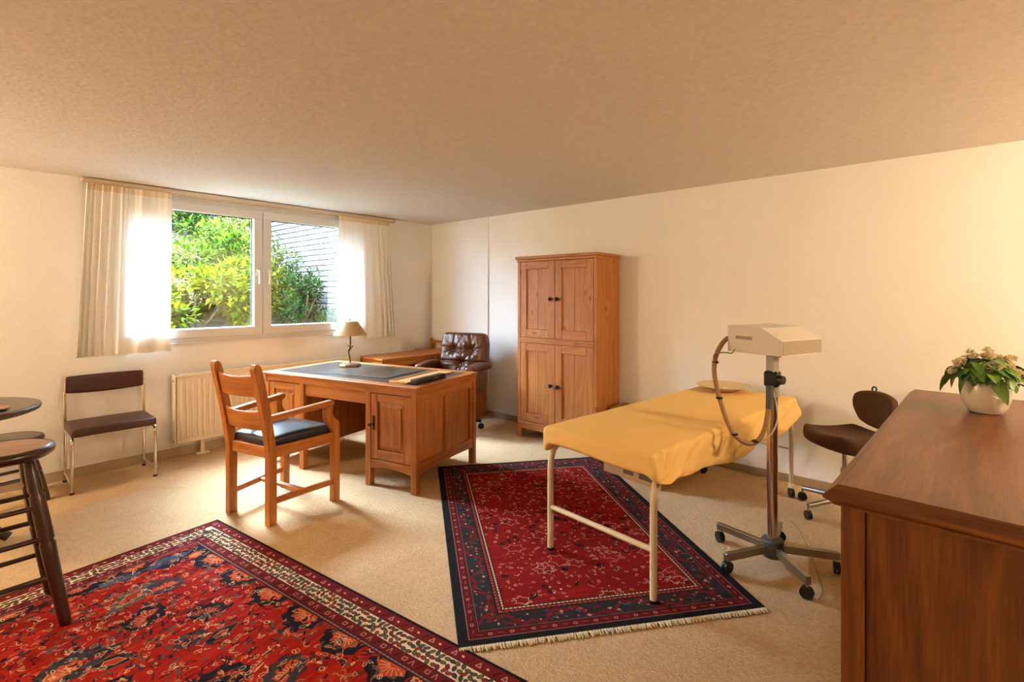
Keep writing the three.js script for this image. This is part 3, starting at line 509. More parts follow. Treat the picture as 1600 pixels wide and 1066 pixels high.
function stool(name, label, pos, turn, { h, sr, splay, rung, seatM, rows }) {
  const t = thing(name, label, 'stool', pos, turn);
  obj('seat', lathe([[0, h], [sr * 0.86, h - 0.002], [sr * 0.97, h - 0.008], [sr, h - 0.020], [sr * 0.98, h - 0.034], [sr * 0.9, h - 0.044], [0, h - 0.046]], 48), seatM, t);
  obj('seat_edge', lathe([[sr * 0.90, h - 0.001], [sr * 0.972, h - 0.006], [sr * 1.008, h - 0.020], [sr * 0.985, h - 0.036], [sr * 0.9, h - 0.0465], [sr * 0.6, h - 0.049]], 48), M.dark, t);
  const ht = h - 0.045, at0 = 0.6 * sr, P = (k, y) => { const a = rad(45 + 90 * k), r = lerp(splay, at0, y / ht); return V(cos(a) * r, y, sin(a) * r); };
  for (let k = 0; k < 4; k++) {
    const g = lathe([[0, 0], [0.017, 0], [0.021, 0.03], [0.026, ht * 0.42], [0.0275, ht * 0.50], [0.022, ht * 0.515], [0.0275, ht * 0.53], [0.026, ht * 0.74], [0.0265, ht * 0.79], [0.019, ht * 0.806], [0.025, ht * 0.825], [0.022, ht * 0.93], [0.018, ht * 1.01], [0, ht * 1.01]], 18);
    const a = P(k, 0), b = P(k, ht), o = obj('leg', uvBox(g), M.dark, t); o.position.copy(a); o.quaternion.setFromUnitVectors(V(0, 1, 0), b.clone().sub(a).normalize());
    for (const y of rows[k % 2]) { const A = P(k, y), B = P((k + 1) % 4, y); obj('rung', rod(A, B, rung, rung, 10), M.dark, t); }
  }
  return t;
}
stool('bar_stool', 'tall dark turned-leg stool standing on the large red rug', [-4.0, 0.009, 2.06], rad(2), { h: 0.752, sr: 0.165, splay: 0.245, rung: 0.0105, seatM: M.darkSeat, rows: [[0.21, 0.37, 0.50], [0.29, 0.43]] });
stool('low_stool', 'lower dark wooden stool beyond the round table', [-3.88, 0, 0.28], rad(10), { h: 0.44, sr: 0.185, splay: 0.225, rung: 0.011, seatM: M.dark, rows: [[0.17], [0.23]] });

// ---------------------------------------------------------------- tall pine cabinet against the long wall
{
  const t = thing('tall_cabinet', 'tall pine cabinet with four panelled doors against the long wall', 'cabinet', [-0.42, 0, 2.29]), Z = 0.452, hT = 1.775, D = 0.40;
  for (const s of [-1, 1]) {
    obj('side_panel', bb(0.008, D, 0.05, hT - 0.03, s > 0 ? Z - 0.022 : -Z, s > 0 ? Z : -Z + 0.022), M.pine, t);
    obj('stile', bb(0, 0.024, 0.0, hT - 0.03, s > 0 ? Z - 0.032 : -Z - 0.002, s > 0 ? Z + 0.002 : -Z + 0.032), M.pine, t);
    obj('foot', bb(-0.010, 0.05, 0, 0.125, s > 0 ? Z - 0.045 : -Z - 0.008, s > 0 ? Z + 0.008 : -Z + 0.045, { r: 0.005 }), M.pine, t);
    obj('foot', bb(D - 0.05, D, 0, 0.1, s > 0 ? Z - 0.04 : -Z, s > 0 ? Z : -Z + 0.04), M.pine, t);
  }
  obj('back_panel', bb(D - 0.012, D, 0.08, hT - 0.03, -Z + 0.02, Z - 0.02), M.pine, t);
  obj('shelf', [bb(0.03, D - 0.01, 0.945, 0.97, -Z + 0.02, Z - 0.02, { g: 'z' }), bb(0.03, D - 0.01, 0.12, 0.14, -Z + 0.02, Z - 0.02, { g: 'z' })], M.pine, t);
  obj('cornice', [bb(-0.022, D + 0.005, hT - 0.028, hT, -Z - 0.018, Z + 0.018, { g: 'z', r: 0.007 }), bb(-0.008, D, hT - 0.05, hT - 0.028, -Z - 0.006, Z + 0.006, { g: 'z', r: 0.004 })], M.pine, t);
  obj('middle_rail', [bb(0.0, 0.024, 0.935, 0.985, -Z + 0.032, Z - 0.032, { g: 'z' }), bb(-0.004, 0.01, 0.952, 0.968, -Z + 0.032, Z - 0.032, { g: 'z', r: 0.003 })], M.pine, t);
  obj('bottom_rail', [bb(0, 0.024, 0.09, 0.165, -Z + 0.032, Z - 0.032, { g: 'z' }), bb(-0.012, 0.01, 0.145, 0.165, -Z + 0.03, Z - 0.03, { g: 'z', r: 0.006 })], M.pine, t);
  for (const [y0, y1, ky] of [[0.987, hT - 0.052, 1.362], [0.167, 0.933, 0.548]]) for (const s of [-1, 1]) {
    const z0 = s < 0 ? -Z + 0.034 : 0.002, z1 = s < 0 ? -0.002 : Z - 0.034;
    const d = panelled(0.002, y0, y1, z0, z1, 0.074, M.pine, t, 'door', { planks: 2 });
    const kz = s < 0 ? z1 - 0.036 : z0 + 0.036;
    obj('knob', moved(lathe([[0, 0], [0.011, 0], [0.008, 0.01], [0.008, 0.016], [0.018, 0.024], [0.019, 0.033], [0.012, 0.041], [0, 0.043]], 20), 0.002, ky, kz, 0, 0, PI / 2), M.iron, d);
  }
}
const card = std({ color: '#a87a4c', roughness: 0.9 });
{
  const b = thing('cardboard_box', 'narrow cardboard box standing beside the tall cabinet', 'box', [-0.15, 0, 2.84]);
  obj('carton', bb(-0.13, 0.13, 0, 0.40, -0.05, 0.05, { r: 0.003 }), card, b);
  obj('flap', bx(0.26, 0.004, 0.05, 0, 0.402, -0.025, { r: 0.001 }), card, b);
}

// ---------------------------------------------------------------- treatment couch with yellow cover
const couchPos = [-1.135, 0, 3.815], couchTurn = rad(-6.5);
{
  const t = thing('treatment_couch', 'treatment couch with yellow fitted cover on cream tube legs', 'couch', couchPos, couchTurn), LX = 0.93, LZ = 0.345;
  const cov = soft(2 * LX, 0.10, 2 * LZ, 0.028, 130, 18, 60, (v) => {
    const low = clamp((0.02 - v.y) / 0.07, 0, 1), side = smooth(LZ - 0.06, LZ - 0.005, v.z), far = smooth(-LZ + 0.06, -LZ + 0.005, v.z), u = (v.x + LX) / (2 * LX);
    const n = fbm(v.x * 5 + 3, v.z * 6 + v.y * 9 + 3, 99, 99, 3) - 0.5;
    // long side hangs lower between the corners, gathered at both ends
    v.y -= low * side * (0.035 + 0.075 * smooth(0.0, 0.35, u) * smooth(1.05, 0.75, u) + 0.014 * sin(u * 17)) + low * far * 0.05;
    v.z += side * low * (0.022 * sin(u * 13 + 1) * 0.5 + 0.02 + 0.03 * n);
    if (side > 0.2) v.z += side * 0.016 * (fbm(v.x * 9 - v.y * 16, v.y * 12 + 4, 99, 99, 3) - 0.5) * 2;
    // pleats fanning from the near corner
    const cxx = v.x + LX - 0.02, cy = v.y + 0.06; if (side > 0.3 && cxx < 0.3) v.z += side * 0.014 * sin(Math.atan2(cy + 0.03, cxx + 0.02) * 13) * smooth(0.3, 0.05, cxx) * smooth(0.0, 0.06, cxx) * 1.5;
    if (v.y > 0.03) { v.y += 0.005 * n - 0.006 * smooth(0.12, 0, abs(v.z - 0.2 - 0.06 * sin(v.x * 3))) * smooth(-0.9, -0.3, v.x) * 0.5; v.y += 0.0022 * sin(v.x * 21 + v.z * 30 + 6 * n) * smooth(-0.2, 0.3, v.z); }
    const e = smooth(-LX + 0.05, -LX, v.x); if (e > 0) { v.y -= low * e * 0.012 * sin(v.z * 9); v.x -= e * 0.006 * n; }
  });
  obj('fitted_cover', cov.translate(0, 0.638, 0), std({ color: '#f3c877', roughness: 0.85, sheen: 0.25, sheenRoughness: 0.6, sheenColor: new THREE.Color(0.6, 0.4, 0.12), bumpMap: weave, bumpScale: 0.0003, side: THREE.DoubleSide }), t);
  const r = 0.017;
  for (const s of [-1, 1]) {
    const z = s * 0.318;
    const l = obj('front_leg', tube([[-0.885, 0.012, z], [-0.885, 0.25, z], [-0.885, 0.42, z], [-0.882, 0.485, z], [-0.866, 0.54, z], [-0.835, 0.572, z], [-0.79, 0.585, z], [-0.70, 0.586, z], [-0.5, 0.586, z]], r, 80, 14), M.tubePaint, t);
    obj('foot_cap', rod(V(-0.885, 0.008, z), V(-0.885, 0.022, z), 0.0195), M.black, l);
    obj('side_rail', rod(V(-0.5, 0.586, z), V(0.82, 0.586, z), r), M.tubePaint, t);
    const q = obj('rear_leg', tube([[0.86, 0.085, z], [0.86, 0.3, z], [0.86, 0.50, z], [0.852, 0.56, z], [0.82, 0.586, z]], 0.014, 40, 12), M.tubePaint, t);
    obj('leg_socket', rod(V(0.86, 0.07, z), V(0.86, 0.10, z), 0.018), M.tubePaint, q);
    caster(q, 0.866, z, 0.032, 1.2 + s, 0, 0.0);
  }
  obj('front_crossbar', rod(V(-0.885, 0.243, -0.318), V(-0.885, 0.243, 0.318), 0.0135), M.tubePaint, t);
  obj('rear_crossbar', rod(V(0.86, 0.335, -0.318), V(0.86, 0.335, 0.318), 0.007), M.tubePaint, t);
  obj('rear_crossbar', rod(V(0.86, 0.495, -0.318), V(0.86, 0.495, 0.318), 0.007), M.tubePaint, t);
  for (const x of [-0.8, 0.8]) obj('end_rail', rod(V(x, 0.586, -0.318), V(x, 0.586, 0.318), 0.013), M.tubePaint, t);
}
{
  const d = thing('shallow_bowl', 'wide shallow cream bowl with pale decoration on the yellow couch', 'bowl', [-0.36, 0.687, 3.79]);
  obj('dish', lathe([[0, 0], [0.075, 0], [0.08, 0.008], [0.13, 0.028], [0.178, 0.042], [0.186, 0.046], [0.18, 0.049], [0.13, 0.036], [0.08, 0.018], [0, 0.014]], 56), std({ color: '#d6b77e', roughness: 0.3, clearcoat: 0.5, clearcoatRoughness: 0.2 }), d);
  for (let k = 0; k < 5; k++) { const a = k * 1.257; obj('painted_petal', prep(new THREE.SphereGeometry(0.022, 14, 8)).scale(1, 0.06, 0.7).rotateY(-a).translate(cos(a) * 0.045, 0.0165, sin(a) * 0.045), std({ color: '#e9dcc0', roughness: 0.35 }), d); }
}
{
  const cv = document.createElement('canvas'); cv.width = 256; cv.height = 128; const g = cv.getContext('2d');
  g.fillStyle = '#a87a4c'; g.fillRect(0, 0, 256, 128); g.fillStyle = '#57391f'; g.fillRect(92, 66, 46, 46); g.fillRect(162, 72, 58, 42);
  g.fillStyle = '#a87a4c'; g.beginPath(); g.arc(138, 66, 14, 0, 7); g.fill(); g.beginPath(); g.arc(190, 74, 10, 0, 7); g.fill();
  const tx = new THREE.CanvasTexture(cv); tx.colorSpace = THREE.SRGBColorSpace;
  const b = thing('cardboard_box', 'cardboard box with dark printed squares under the yellow couch', 'box', [-0.80, 0, 3.505], rad(-8));
  obj('carton', bb(0.004, 0.56, 0, 0.30, -0.52, 0, { r: 0.003 }), card, b);
  const f = new THREE.PlaneGeometry(0.51, 0.29); f.rotateY(-PI / 2).translate(0.003, 0.148, -0.26); obj('printed_side', f, std({ map: tx, roughness: 0.9 }), b);
  obj('flap', bx(0.27, 0.004, 0.51, 0.14, 0.302, -0.26, { r: 0.001 }), card, b);
}

// ---------------------------------------------------------------- physiotherapy lamp on a five-star stand
{
  const t = thing('therapy_device', 'beige therapy device head on a chrome pole with five wheeled feet beside the couch', 'medical device', [-1.33, 0, 4.35], rad(0));
  const hub = obj('hub', lathe([[0, 0.045], [0.05, 0.045], [0.054, 0.055], [0.054, 0.125], [0.048, 0.135], [0.03, 0.138], [0, 0.138]], 28), M.greyPlastic, t);
  for (let k = 0; k < 5; k++) {
    const a = rad(-6 + 72 * k), x = cos(a) * 0.285, z = sin(a) * 0.285;
    obj('base_arm', bx(0.26, 0.038, 0.026, 0, 0, 0, { r: 0.003 }).rotateY(-a).translate(cos(a) * 0.175, 0.088, sin(a) * 0.175), M.steel, t);
    caster(t, cos(a) * 0.292, sin(a) * 0.292, 0.029, a + 0.7, k === 3 ? 0.009 : 0, 0.0);
  }
  obj('wedge', moved(prep(new THREE.BoxGeometry(0.05, 0.06, 0.004)), 0.035, 0.15, -0.005, 0.2, 0.6, 0), M.greyPlastic, hub);
  obj('pole', rod(V(0, 0.13, 0), V(0, 0.885, 0), 0.0265, 0.0265, 24), M.chrome, t);
  obj('pole_guide', rod(V(0.031, 0.14, 0.006), V(0.031, 0.86, 0.006), 0.006), M.steel, t);
  obj('clamp', rod(V(0, 0.872, 0), V(0, 0.925, 0), 0.031, 0.031, 20), std({ color: '#b8b2a5', metalness: 0.6, roughness: 0.35 }), t);
  const kn = obj('collar', bx(0.074, 0.082, 0.07, 0, 0.965, 0, { r: 0.014, seg: 3 }), M.black, t);
  obj('knob', rod(V(-0.02, 0.965, 0.035), V(-0.028, 0.965, 0.058), 0.024, 0.022, 18), M.black, kn);
  const cl = std({ color: '#d8cfc0', roughness: 0.45 });
  obj('neck', bx(0.066, 0.10, 0.034, 0, 1.05, 0, { r: 0.005, ry: rad(45) }), std({ color: '#b9b3a8', roughness: 0.4, metalness: 0.3 }), t);
  // housing: profile in the plane of its length, width across
  const A = 0.30, B = 0.34, ang = rad(-20), p = poly([[-A / 2, 0], [A / 2, 0], [A / 2, 0.078], [0.045, 0.134], [-A / 2, 0.138]]);
  const hg = extr(p, B, 0.004).translate(0, 0, -B / 2).rotateY(-PI / 2);      // profile along +z, width along -x..+x
  const h = obj('housing', hg, cl, t); h.position.set(0.03, 1.10, 0); h.rotation.y = ang;
  const face = -B / 2 - 0.001;
  const slots = []; for (let k = 0; k < 13; k++) slots.push(bx(0.003, 0.017, 0.0042, face, 0.078, -0.098 + k * 0.0075, { r: 0.001 }));
  pull(obj('vent_slots', slots, std({ color: '#a3998a', roughness: 0.6 }), h), 'row of small dark ventilation slots');
  obj('end_plate', bx(B - 0.012, 0.068, 0.004, 0, 0.04, A / 2 + 0.001, { r: 0.002 }), std({ color: '#a2937a', roughness: 0.5 }), h);
  obj('foot_screw', rod(V(-B / 2 + 0.02, -0.004, A / 2 - 0.02), V(-B / 2 + 0.02, 0.004, A / 2 - 0.02), 0.006), M.black, h);
  // hose from the head down and back up to the handpiece
  const hose = obj('hose', tube([[-0.04, 1.172, -0.188], [-0.066, 1.166, -0.205], [-0.104, 1.137, -0.221], [-0.144, 1.078, -0.237], [-0.171, 1.007, -0.238], [-0.183, 0.92, -0.221], [-0.188, 0.834, -0.196], [-0.198, 0.749, -0.162], [-0.201, 0.686, -0.12], [-0.174, 0.653, -0.073], [-0.14, 0.666, -0.034], [-0.112, 0.721, -0.01], [-0.085, 0.789, -0.003], [-0.068, 0.85, 0.0]], 0.012, 110, 10), std({ color: '#9a7448', roughness: 0.6 }), t);
  for (const [x, y, z] of [[-0.154, 1.045, -0.238], [-0.187, 0.866, -0.206], [-0.2, 0.694, -0.127], [-0.148, 0.663, -0.044]]) obj('hose_clip', ball(0.018, x, y, z, 1, 0.5, 1), M.black, hose);
  obj('handpiece', rod(V(-0.075, 0.82, 0), V(-0.050, 0.935, 0.0), 0.014, 0.018), M.greyPlastic, t);
  obj('hook_wire', tube([[-0.154, 1.039, -0.238], [-0.169, 1.084, -0.24], [-0.14, 1.098, -0.202], [-0.122, 1.095, -0.166], [-0.122, 1.117, -0.15]], 0.0035, 24, 6), M.steel, hose);
  obj('thin_cable', tube([[-0.03, 0.90, 0.012], [-0.045, 0.83, 0.03], [-0.062, 0.76, 0.036], [-0.10, 0.69, 0.01], [-0.144, 0.669, -0.039]], 0.004, 30, 6), std({ color: '#c9c2b4', roughness: 0.5 }), t);
}
tag(obj('floor_wire', tube([[-0.72, 0.003, 4.314], [-0.85, 0.012, 4.38], [-0.98, 0.012, 4.435], [-1.15, 0.006, 4.50], [-1.30, 0.003, 4.55], [-1.44, 0.003, 4.59], [-1.525, 0.003, 4.588]], 0.0018, 30, 5), std({ color: '#8c7350', roughness: 0.6 })), 'thin brown wire trailing over the carpet behind the wheeled stand', 'wire');
tag(obj('wall_wire', tube([[-3.595, 0.66, 0.02], [-3.60, 0.56, 0.02], [-3.585, 0.45, 0.03], [-3.55, 0.36, 0.06], [-3.54, 0.28, 0.05], [-3.56, 0.12, 0.03], [-3.57, 0.082, 0.02]], 0.0025, 30, 5), std({ color: '#d9ccb4', roughness: 0.6 })), 'thin pale cable hanging on the wall behind the chrome chair', 'wire');

// ---------------------------------------------------------------- saddle stool
{
  const t = thing('saddle_stool', 'brown saddle stool with small backrest behind the sideboard', 'stool', [-0.405, 0, 4.55], rad(-135));
  obj('column', [rod(V(0, 0.1, 0), V(0, 0.30, 0), 0.025), rod(V(0, 0.30, 0), V(0, 0.43, 0), 0.016)], M.chrome, t);
  for (let k = 0; k < 5; k++) { const a = rad(83 + 72 * k), x = cos(a) * 0.27, z = sin(a) * 0.27; obj('base_arm', rod(V(0, 0.115, 0), V(x, 0.085, z), 0.02, 0.014, 10), M.steel, t); caster(t, x, z, 0.027, a); }
  obj('seat', soft(0.40, 0.115, 0.40, 0.05, 30, 10, 30, (v) => {
    let u = clamp(v.z / 0.2, -1, 1), k = clamp(v.x / 0.2, -1, 1); v.x *= sqrt(1 - u * u / 2.4); v.z *= sqrt(1 - k * k / 2.4) * 1.08; v.x *= 1 + 0.12 * u;
    v.y += 0.030 * u * u - 0.02 * (1 - k * k) * (v.y > 0 ? 1 : 0) + 0.012; if (v.y < 0) v.y *= 0.6 + 0.4 * cos(u * 1.2);
  }).translate(0, 0.468, 0.0), M.velour, t);
  const b = obj('backrest', soft(0.32, 0.235, 0.055, 0.026, 24, 20, 5, (v) => { const y = clamp(v.y / 0.118, -1, 1), q = clamp(v.x / 0.16, -1, 1); v.x *= sqrt(1 - y * y / 2.3) * (1 + 0.16 * y); v.y *= sqrt(1 - q * q / 2.6); v.z += 0.035 * (v.x / 0.16) * (v.x / 0.16); }), M.velour, t);
  b.position.set(0, 0.665, -0.225); b.rotation.x = rad(-6);
  obj('back_bar', tube([[0, 0.42, -0.05], [0, 0.42, -0.22], [0, 0.50, -0.275], [0, 0.66, -0.27]], 0.010, 30, 8), M.black, t);
  obj('lever', tube([[0.02, 0.41, 0], [0.10, 0.40, -0.04], [0.15, 0.39, -0.05]], 0.005, 14, 6), M.black, t);
  const ring = prep(new THREE.TorusGeometry(0.017, 0.005, 8, 20)); obj('hanging_ring', ring.translate(-0.06, 0.122, -0.01), M.black, b);
}

// ---------------------------------------------------------------- sideboard in the foreground
const sbPos = [-2.61, 0, 4.81], sbTurn = rad(-3.1), sbH = 0.90;
{
  const t = thing('sideboard', 'large dark brown wooden sideboard with a moulded top edge', 'sideboard', sbPos, sbTurn), L = 1.83, W = 0.62;
  const lev = [[sbH, 0], [sbH - 0.002, 0.004], [sbH - 0.010, 0.012], [sbH - 0.022, 0.026], [sbH - 0.028, 0.030], [sbH - 0.034, 0.029], [sbH - 0.046, 0.012], [sbH - 0.052, 0.010], [sbH - 0.056, 0.0]];
  const ringAt = ([y, o]) => [[-o, y, -o], [L + o, y, -o], [L + o, y, W + o], [-o, y, W + o]], P = [];
  for (let k = 1; k < lev.length; k++) { const a = ringAt(lev[k - 1]), b = ringAt(lev[k]); for (let i = 0; i < 4; i++) { const j = (i + 1) % 4; P.push(a[i], a[j], b[i], a[j], b[j], b[i]); } }
  const g = new THREE.BufferGeometry(); g.setAttribute('position', new THREE.Float32BufferAttribute(P.flat(), 3)); g.computeVertexNormals();
  obj('moulded_edge', uvBox(g, 'z'), M.mahog, t);
  obj('top_board', [bb(0.0005, L - 0.0005, sbH - 0.05, sbH + 0.0006, 0.0005, W - 0.0005, { g: 'x', r: 0.001 })], M.mahog, t);
  obj('carcass', bb(0.03, L - 0.01, 0.08, sbH - 0.05, 0.01, W - 0.01), M.mahog, t);
  obj('plinth', bb(0.04, L - 0.03, 0, 0.08, 0.03, W - 0.03, { g: 'x' }), M.mahog, t);
  for (const z of [0.031, W - 0.031]) obj('end_stile', bb(0.012, 0.03, 0.0, sbH - 0.052, z - 0.025, z + 0.025, { r: 0.003 }), M.mahog, t);
  obj('end_panel', bb(0.020, 0.032, 0.06, sbH - 0.055, 0.057, W - 0.057, { r: 0.002 }), M.mahog, t);
  // doors on the long side towards the couch
  for (let k = 0; k < 4; k++) { const x0 = 0.05 + k * 0.437, d = obj('door', bb(x0, x0 + 0.428, 0.1, sbH - 0.07, -0.004, 0.012, { r: 0.003 }), M.mahog, t); obj('knob', ball(0.013, x0 + (k % 2 ? 0.03 : 0.398), 0.5, -0.012), M.brass, d); }
}

// ---------------------------------------------------------------- flowering plant in its pot
{
  const t = thing('potted_plant', 'white flowering plant in a round cream pot on the sideboard', 'plant', [-1.255, sbH + 0.0006, 5.155]);
  const pot = obj('pot', lathe([[0, 0], [0.044, 0], [0.052, 0.004], [0.070, 0.03], [0.080, 0.062], [0.082, 0.088], [0.079, 0.115], [0.076, 0.130], [0.073, 0.132], [0.070, 0.128], [0.074, 0.09], [0.066, 0.06], [0, 0.05]], 56), std({ color: '#e3d8c4', roughness: 0.3, clearcoat: 0.6, clearcoatRoughness: 0.15 }), t);
  const rel = (a, y) => { const r = y < 0.03 ? 0.070 : y < 0.062 ? lerp(0.070, 0.080, (y - 0.03) / 0.032) : lerp(0.080, 0.082, clamp((y - 0.062) / 0.026, 0, 1)); return [cos(a) * (r + 0.0008), y, sin(a) * (r + 0.0008)]; };
  obj('relief', [tube([rel(2.1, 0.060), rel(2.4, 0.063), rel(2.75, 0.075), rel(2.95, 0.082)], 0.0016, 20, 6), tube([rel(2.75, 0.075), rel(2.85, 0.066), rel(2.95, 0.068)], 0.0014, 12, 6), tube([rel(2.5, 0.09), rel(2.6, 0.098), rel(2.7, 0.092)], 0.0014, 12, 6)], pot.material, pot);
  obj('soil', lathe([[0, 0.118], [0.0715, 0.116], [0.0715, 0.112], [0, 0.112]], 32), std({ color: '#2c2118', roughness: 1 }), t);
  const r = rng(77), lm = ['#3f6a24', '#55802c', '#2f5520', '#6b8f35'].map((c) => std({ color: c, roughness: 0.45, side: THREE.DoubleSide }));
  const leafOf = (L, W, bend) => sheet(6, 8, (u, v) => { const s = (u - 0.5) * 2, w = W * pow(sin(PI * pow(v, 0.8)), 0.75) * (1 - 0.25 * v); return [s * w * 0.5, -bend * v * v * L + 0.22 * abs(s) * w * 0.5, v * L]; });
  const stems = [], LG = [leafOf(0.068, 0.044, 0.35), leafOf(0.056, 0.036, 0.55), leafOf(0.075, 0.052, 0.8)];
  for (let k = 0; k < 92; k++) {
    const a = r() * 6.283, e = pow(r(), 0.7), ph = e * 1.35, rr = 0.10 + 0.04 * r(), x = sin(ph) * cos(a) * rr * 1.08, z = sin(ph) * sin(a) * rr * 1.08, y = 0.125 + cos(ph) * rr * 0.82 - (e > 0.85 ? 0.008 : 0);
    const o = new THREE.Mesh(LG[k % 3], lm[floor(r() * 4)]); o.name = 'leaf'; o.castShadow = o.receiveShadow = true;
    o.position.set(x * 0.75, y, z * 0.75); o.rotation.set(0, 0, 0); o.rotation.order = 'YXZ'; o.rotation.y = PI / 2 - a + (r() - 0.5) * 1.1; o.rotation.x = -0.35 + e * 0.75 + (r() - 0.5) * 0.7; o.rotation.z = (r() - 0.5) * 0.7; t.add(o);
    if (k % 4 === 0) stems.push(tube([[0, 0.115, 0], [x * 0.4, y * 0.75 + 0.03, z * 0.4], [x * 0.75, y, z * 0.75]], 0.0025, 8, 5));
  }
  obj('stem', stems, std({ color: '#4c6a2c', roughness: 0.6 }), t);
  const pm = std({ color: '#f1e6c8', roughness: 0.6, side: THREE.DoubleSide, transmission: 0.2, thickness: 0 }), ym = std({ color: '#d9bf5a', roughness: 0.7 });
  const petal = leafOf(0.030, 0.031, -0.2);
  const spots = [[-0.075, 0.165, 0.04], [-0.045, 0.225, -0.02], [-0.02, 0.235, 0.03], [0.02, 0.19, 0.085], [0.06, 0.222, 0.01], [0.085, 0.212, -0.03], [0.09, 0.16, 0.06], [-0.05, 0.19, 0.06], [0.015, 0.145, 0.098], [0.045, 0.228, 0.05], [-0.09, 0.2, -0.02], [-0.01, 0.243, -0.06], [0.115, 0.19, -0.01], [0.03, 0.235, -0.03], [-0.085, 0.16, -0.06], [0.07, 0.2, -0.08], [-0.06, 0.235, 0.01], [0.005, 0.25, 0.0], [0.05, 0.17, 0.08], [0.1, 0.225, 0.02], [-0.03, 0.2, 0.075]];
  // flowers turned towards the room
  for (const [x, y, z] of spots) {
    const s = 0.8 + 0.5 * r(), g = [];
    for (let ring = 0; ring < 2; ring++) for (let k = 0; k < 5; k++) g.push(petal.clone().scale(s, s, s).rotateX(-0.5 - ring * 0.55).rotateY(k * 1.257 + ring * 0.6));
    const c = cos(0.85), q = sin(0.85), fx = (x * c - z * q) * 0.92, fz = (x * q + z * c) * 0.92;          // spots are given along and across the picture's width
    const o = obj('flower', g, pm, t); o.position.set(fx, y, fz); o.quaternion.setFromUnitVectors(V(0, 1, 0), V(fx * 5 - 0.35, 0.55, fz * 5).normalize());
    obj('flower_eye', ball(0.005 * s, 0, 0.003, 0), ym, o);
  }
}

// ---------------------------------------------------------------- rugs: pile of many dyes, pattern drawn as the weave's own colours
function rugCanvas(W, L, ppm, paint) {
  const cv = document.createElement('canvas'); cv.width = Math.round(W * ppm); cv.height = Math.round(L * ppm); const g = cv.getContext('2d'); g.lineJoin = 'round'; g.lineCap = 'round';
  g.scale(ppm, ppm); paint(g); const t = new THREE.CanvasTexture(cv); t.colorSpace = THREE.SRGBColorSpace; t.anisotropy = 8; return t;
}
const rect = (g, c, x, y, w, h) => { g.fillStyle = c; g.fillRect(x, y, w, h); };
const frameAt = (g, c, W, L, i) => rect(g, c, i, i, W - 2 * i, L - 2 * i);
const pick = (r, a) => a[floor(r() * a.length)];
// walks round a frame at inset i, calling fn at every step with the local axis turned along the edge
function around(g, W, L, i, step, fn) {
  const e = [[i, i, 0, W - 2 * i], [W - i, i, PI / 2, L - 2 * i], [W - i, L - i, PI, W - 2 * i], [i, L - i, -PI / 2, L - 2 * i]];
  for (const [x, y, a, len] of e) { const n = Math.round(len / step), s = len / n; for (let k = 0; k < n; k++) { g.save(); g.translate(x, y); g.rotate(a); g.translate((k + 0.5) * s, 0); fn(k, s); g.restore(); } }
}
function blobPath(g, r, x, y, rx, ry, n, jag) { g.beginPath(); for (let k = 0; k <= n; k++) { const a = k / n * 2 * PI, q = 1 - jag * (k % 2) - jag * 0.6 * r(); k ? g.lineTo(x + cos(a) * rx * q, y + sin(a) * ry * q) : g.moveTo(x + cos(a) * rx * q, y + sin(a) * ry * q); } g.closePath(); }
function squiggle(g, r, c, w, s) { g.strokeStyle = c; g.lineWidth = w; g.beginPath(); let x = (r() - 0.5) * s, y = (r() - 0.5) * s; g.moveTo(x, y); const n = 2 + floor(r() * 4); for (let k = 0; k < n; k++) { x += (r() - 0.5) * s; y += (r() - 0.5) * s * 0.8; g.lineTo(x, y); } if (r() < 0.35) g.closePath(); g.stroke(); }
function palmette(g, r, s, out, mid, ray) {       // fan-shaped flower
  g.fillStyle = out; blobPath(g, r, 0, 0, s, s * 0.78, 18, 0.16); g.fill();
  g.fillStyle = mid; g.beginPath(); g.moveTo(-s * 0.5, s * 0.28); for (let k = 0; k <= 10; k++) { const a = PI + k / 10 * PI, q = (k % 2 ? 0.62 : 0.5) * s; g.lineTo(cos(a) * q * 1.1, s * 0.22 + sin(a) * q); } g.closePath(); g.fill();
  g.strokeStyle = ray; g.lineWidth = s * 0.035; for (let k = 0; k < 8; k++) { const a = PI + (k + 0.7) / 8.4 * PI; g.beginPath(); g.moveTo(cos(a) * s * 0.14, s * 0.2 + sin(a) * s * 0.12); g.lineTo(cos(a) * s * 0.52, s * 0.22 + sin(a) * s * 0.46); g.stroke(); }
  for (let k = 0; k < 5; k++) { g.save(); g.translate((r() - 0.5) * s * 1.3, (0.35 + r() * 0.3) * s); squiggle(g, r, ray, s * 0.03, s * 0.22); g.restore(); }
}
const pileBump = grey(256, 256, (u, v) => 0.5 * vn(u * 128, v * 128, 128, 128) + 0.5 * fbm(u * 40, v * 40, 40, 40, 2), [8, 10]);
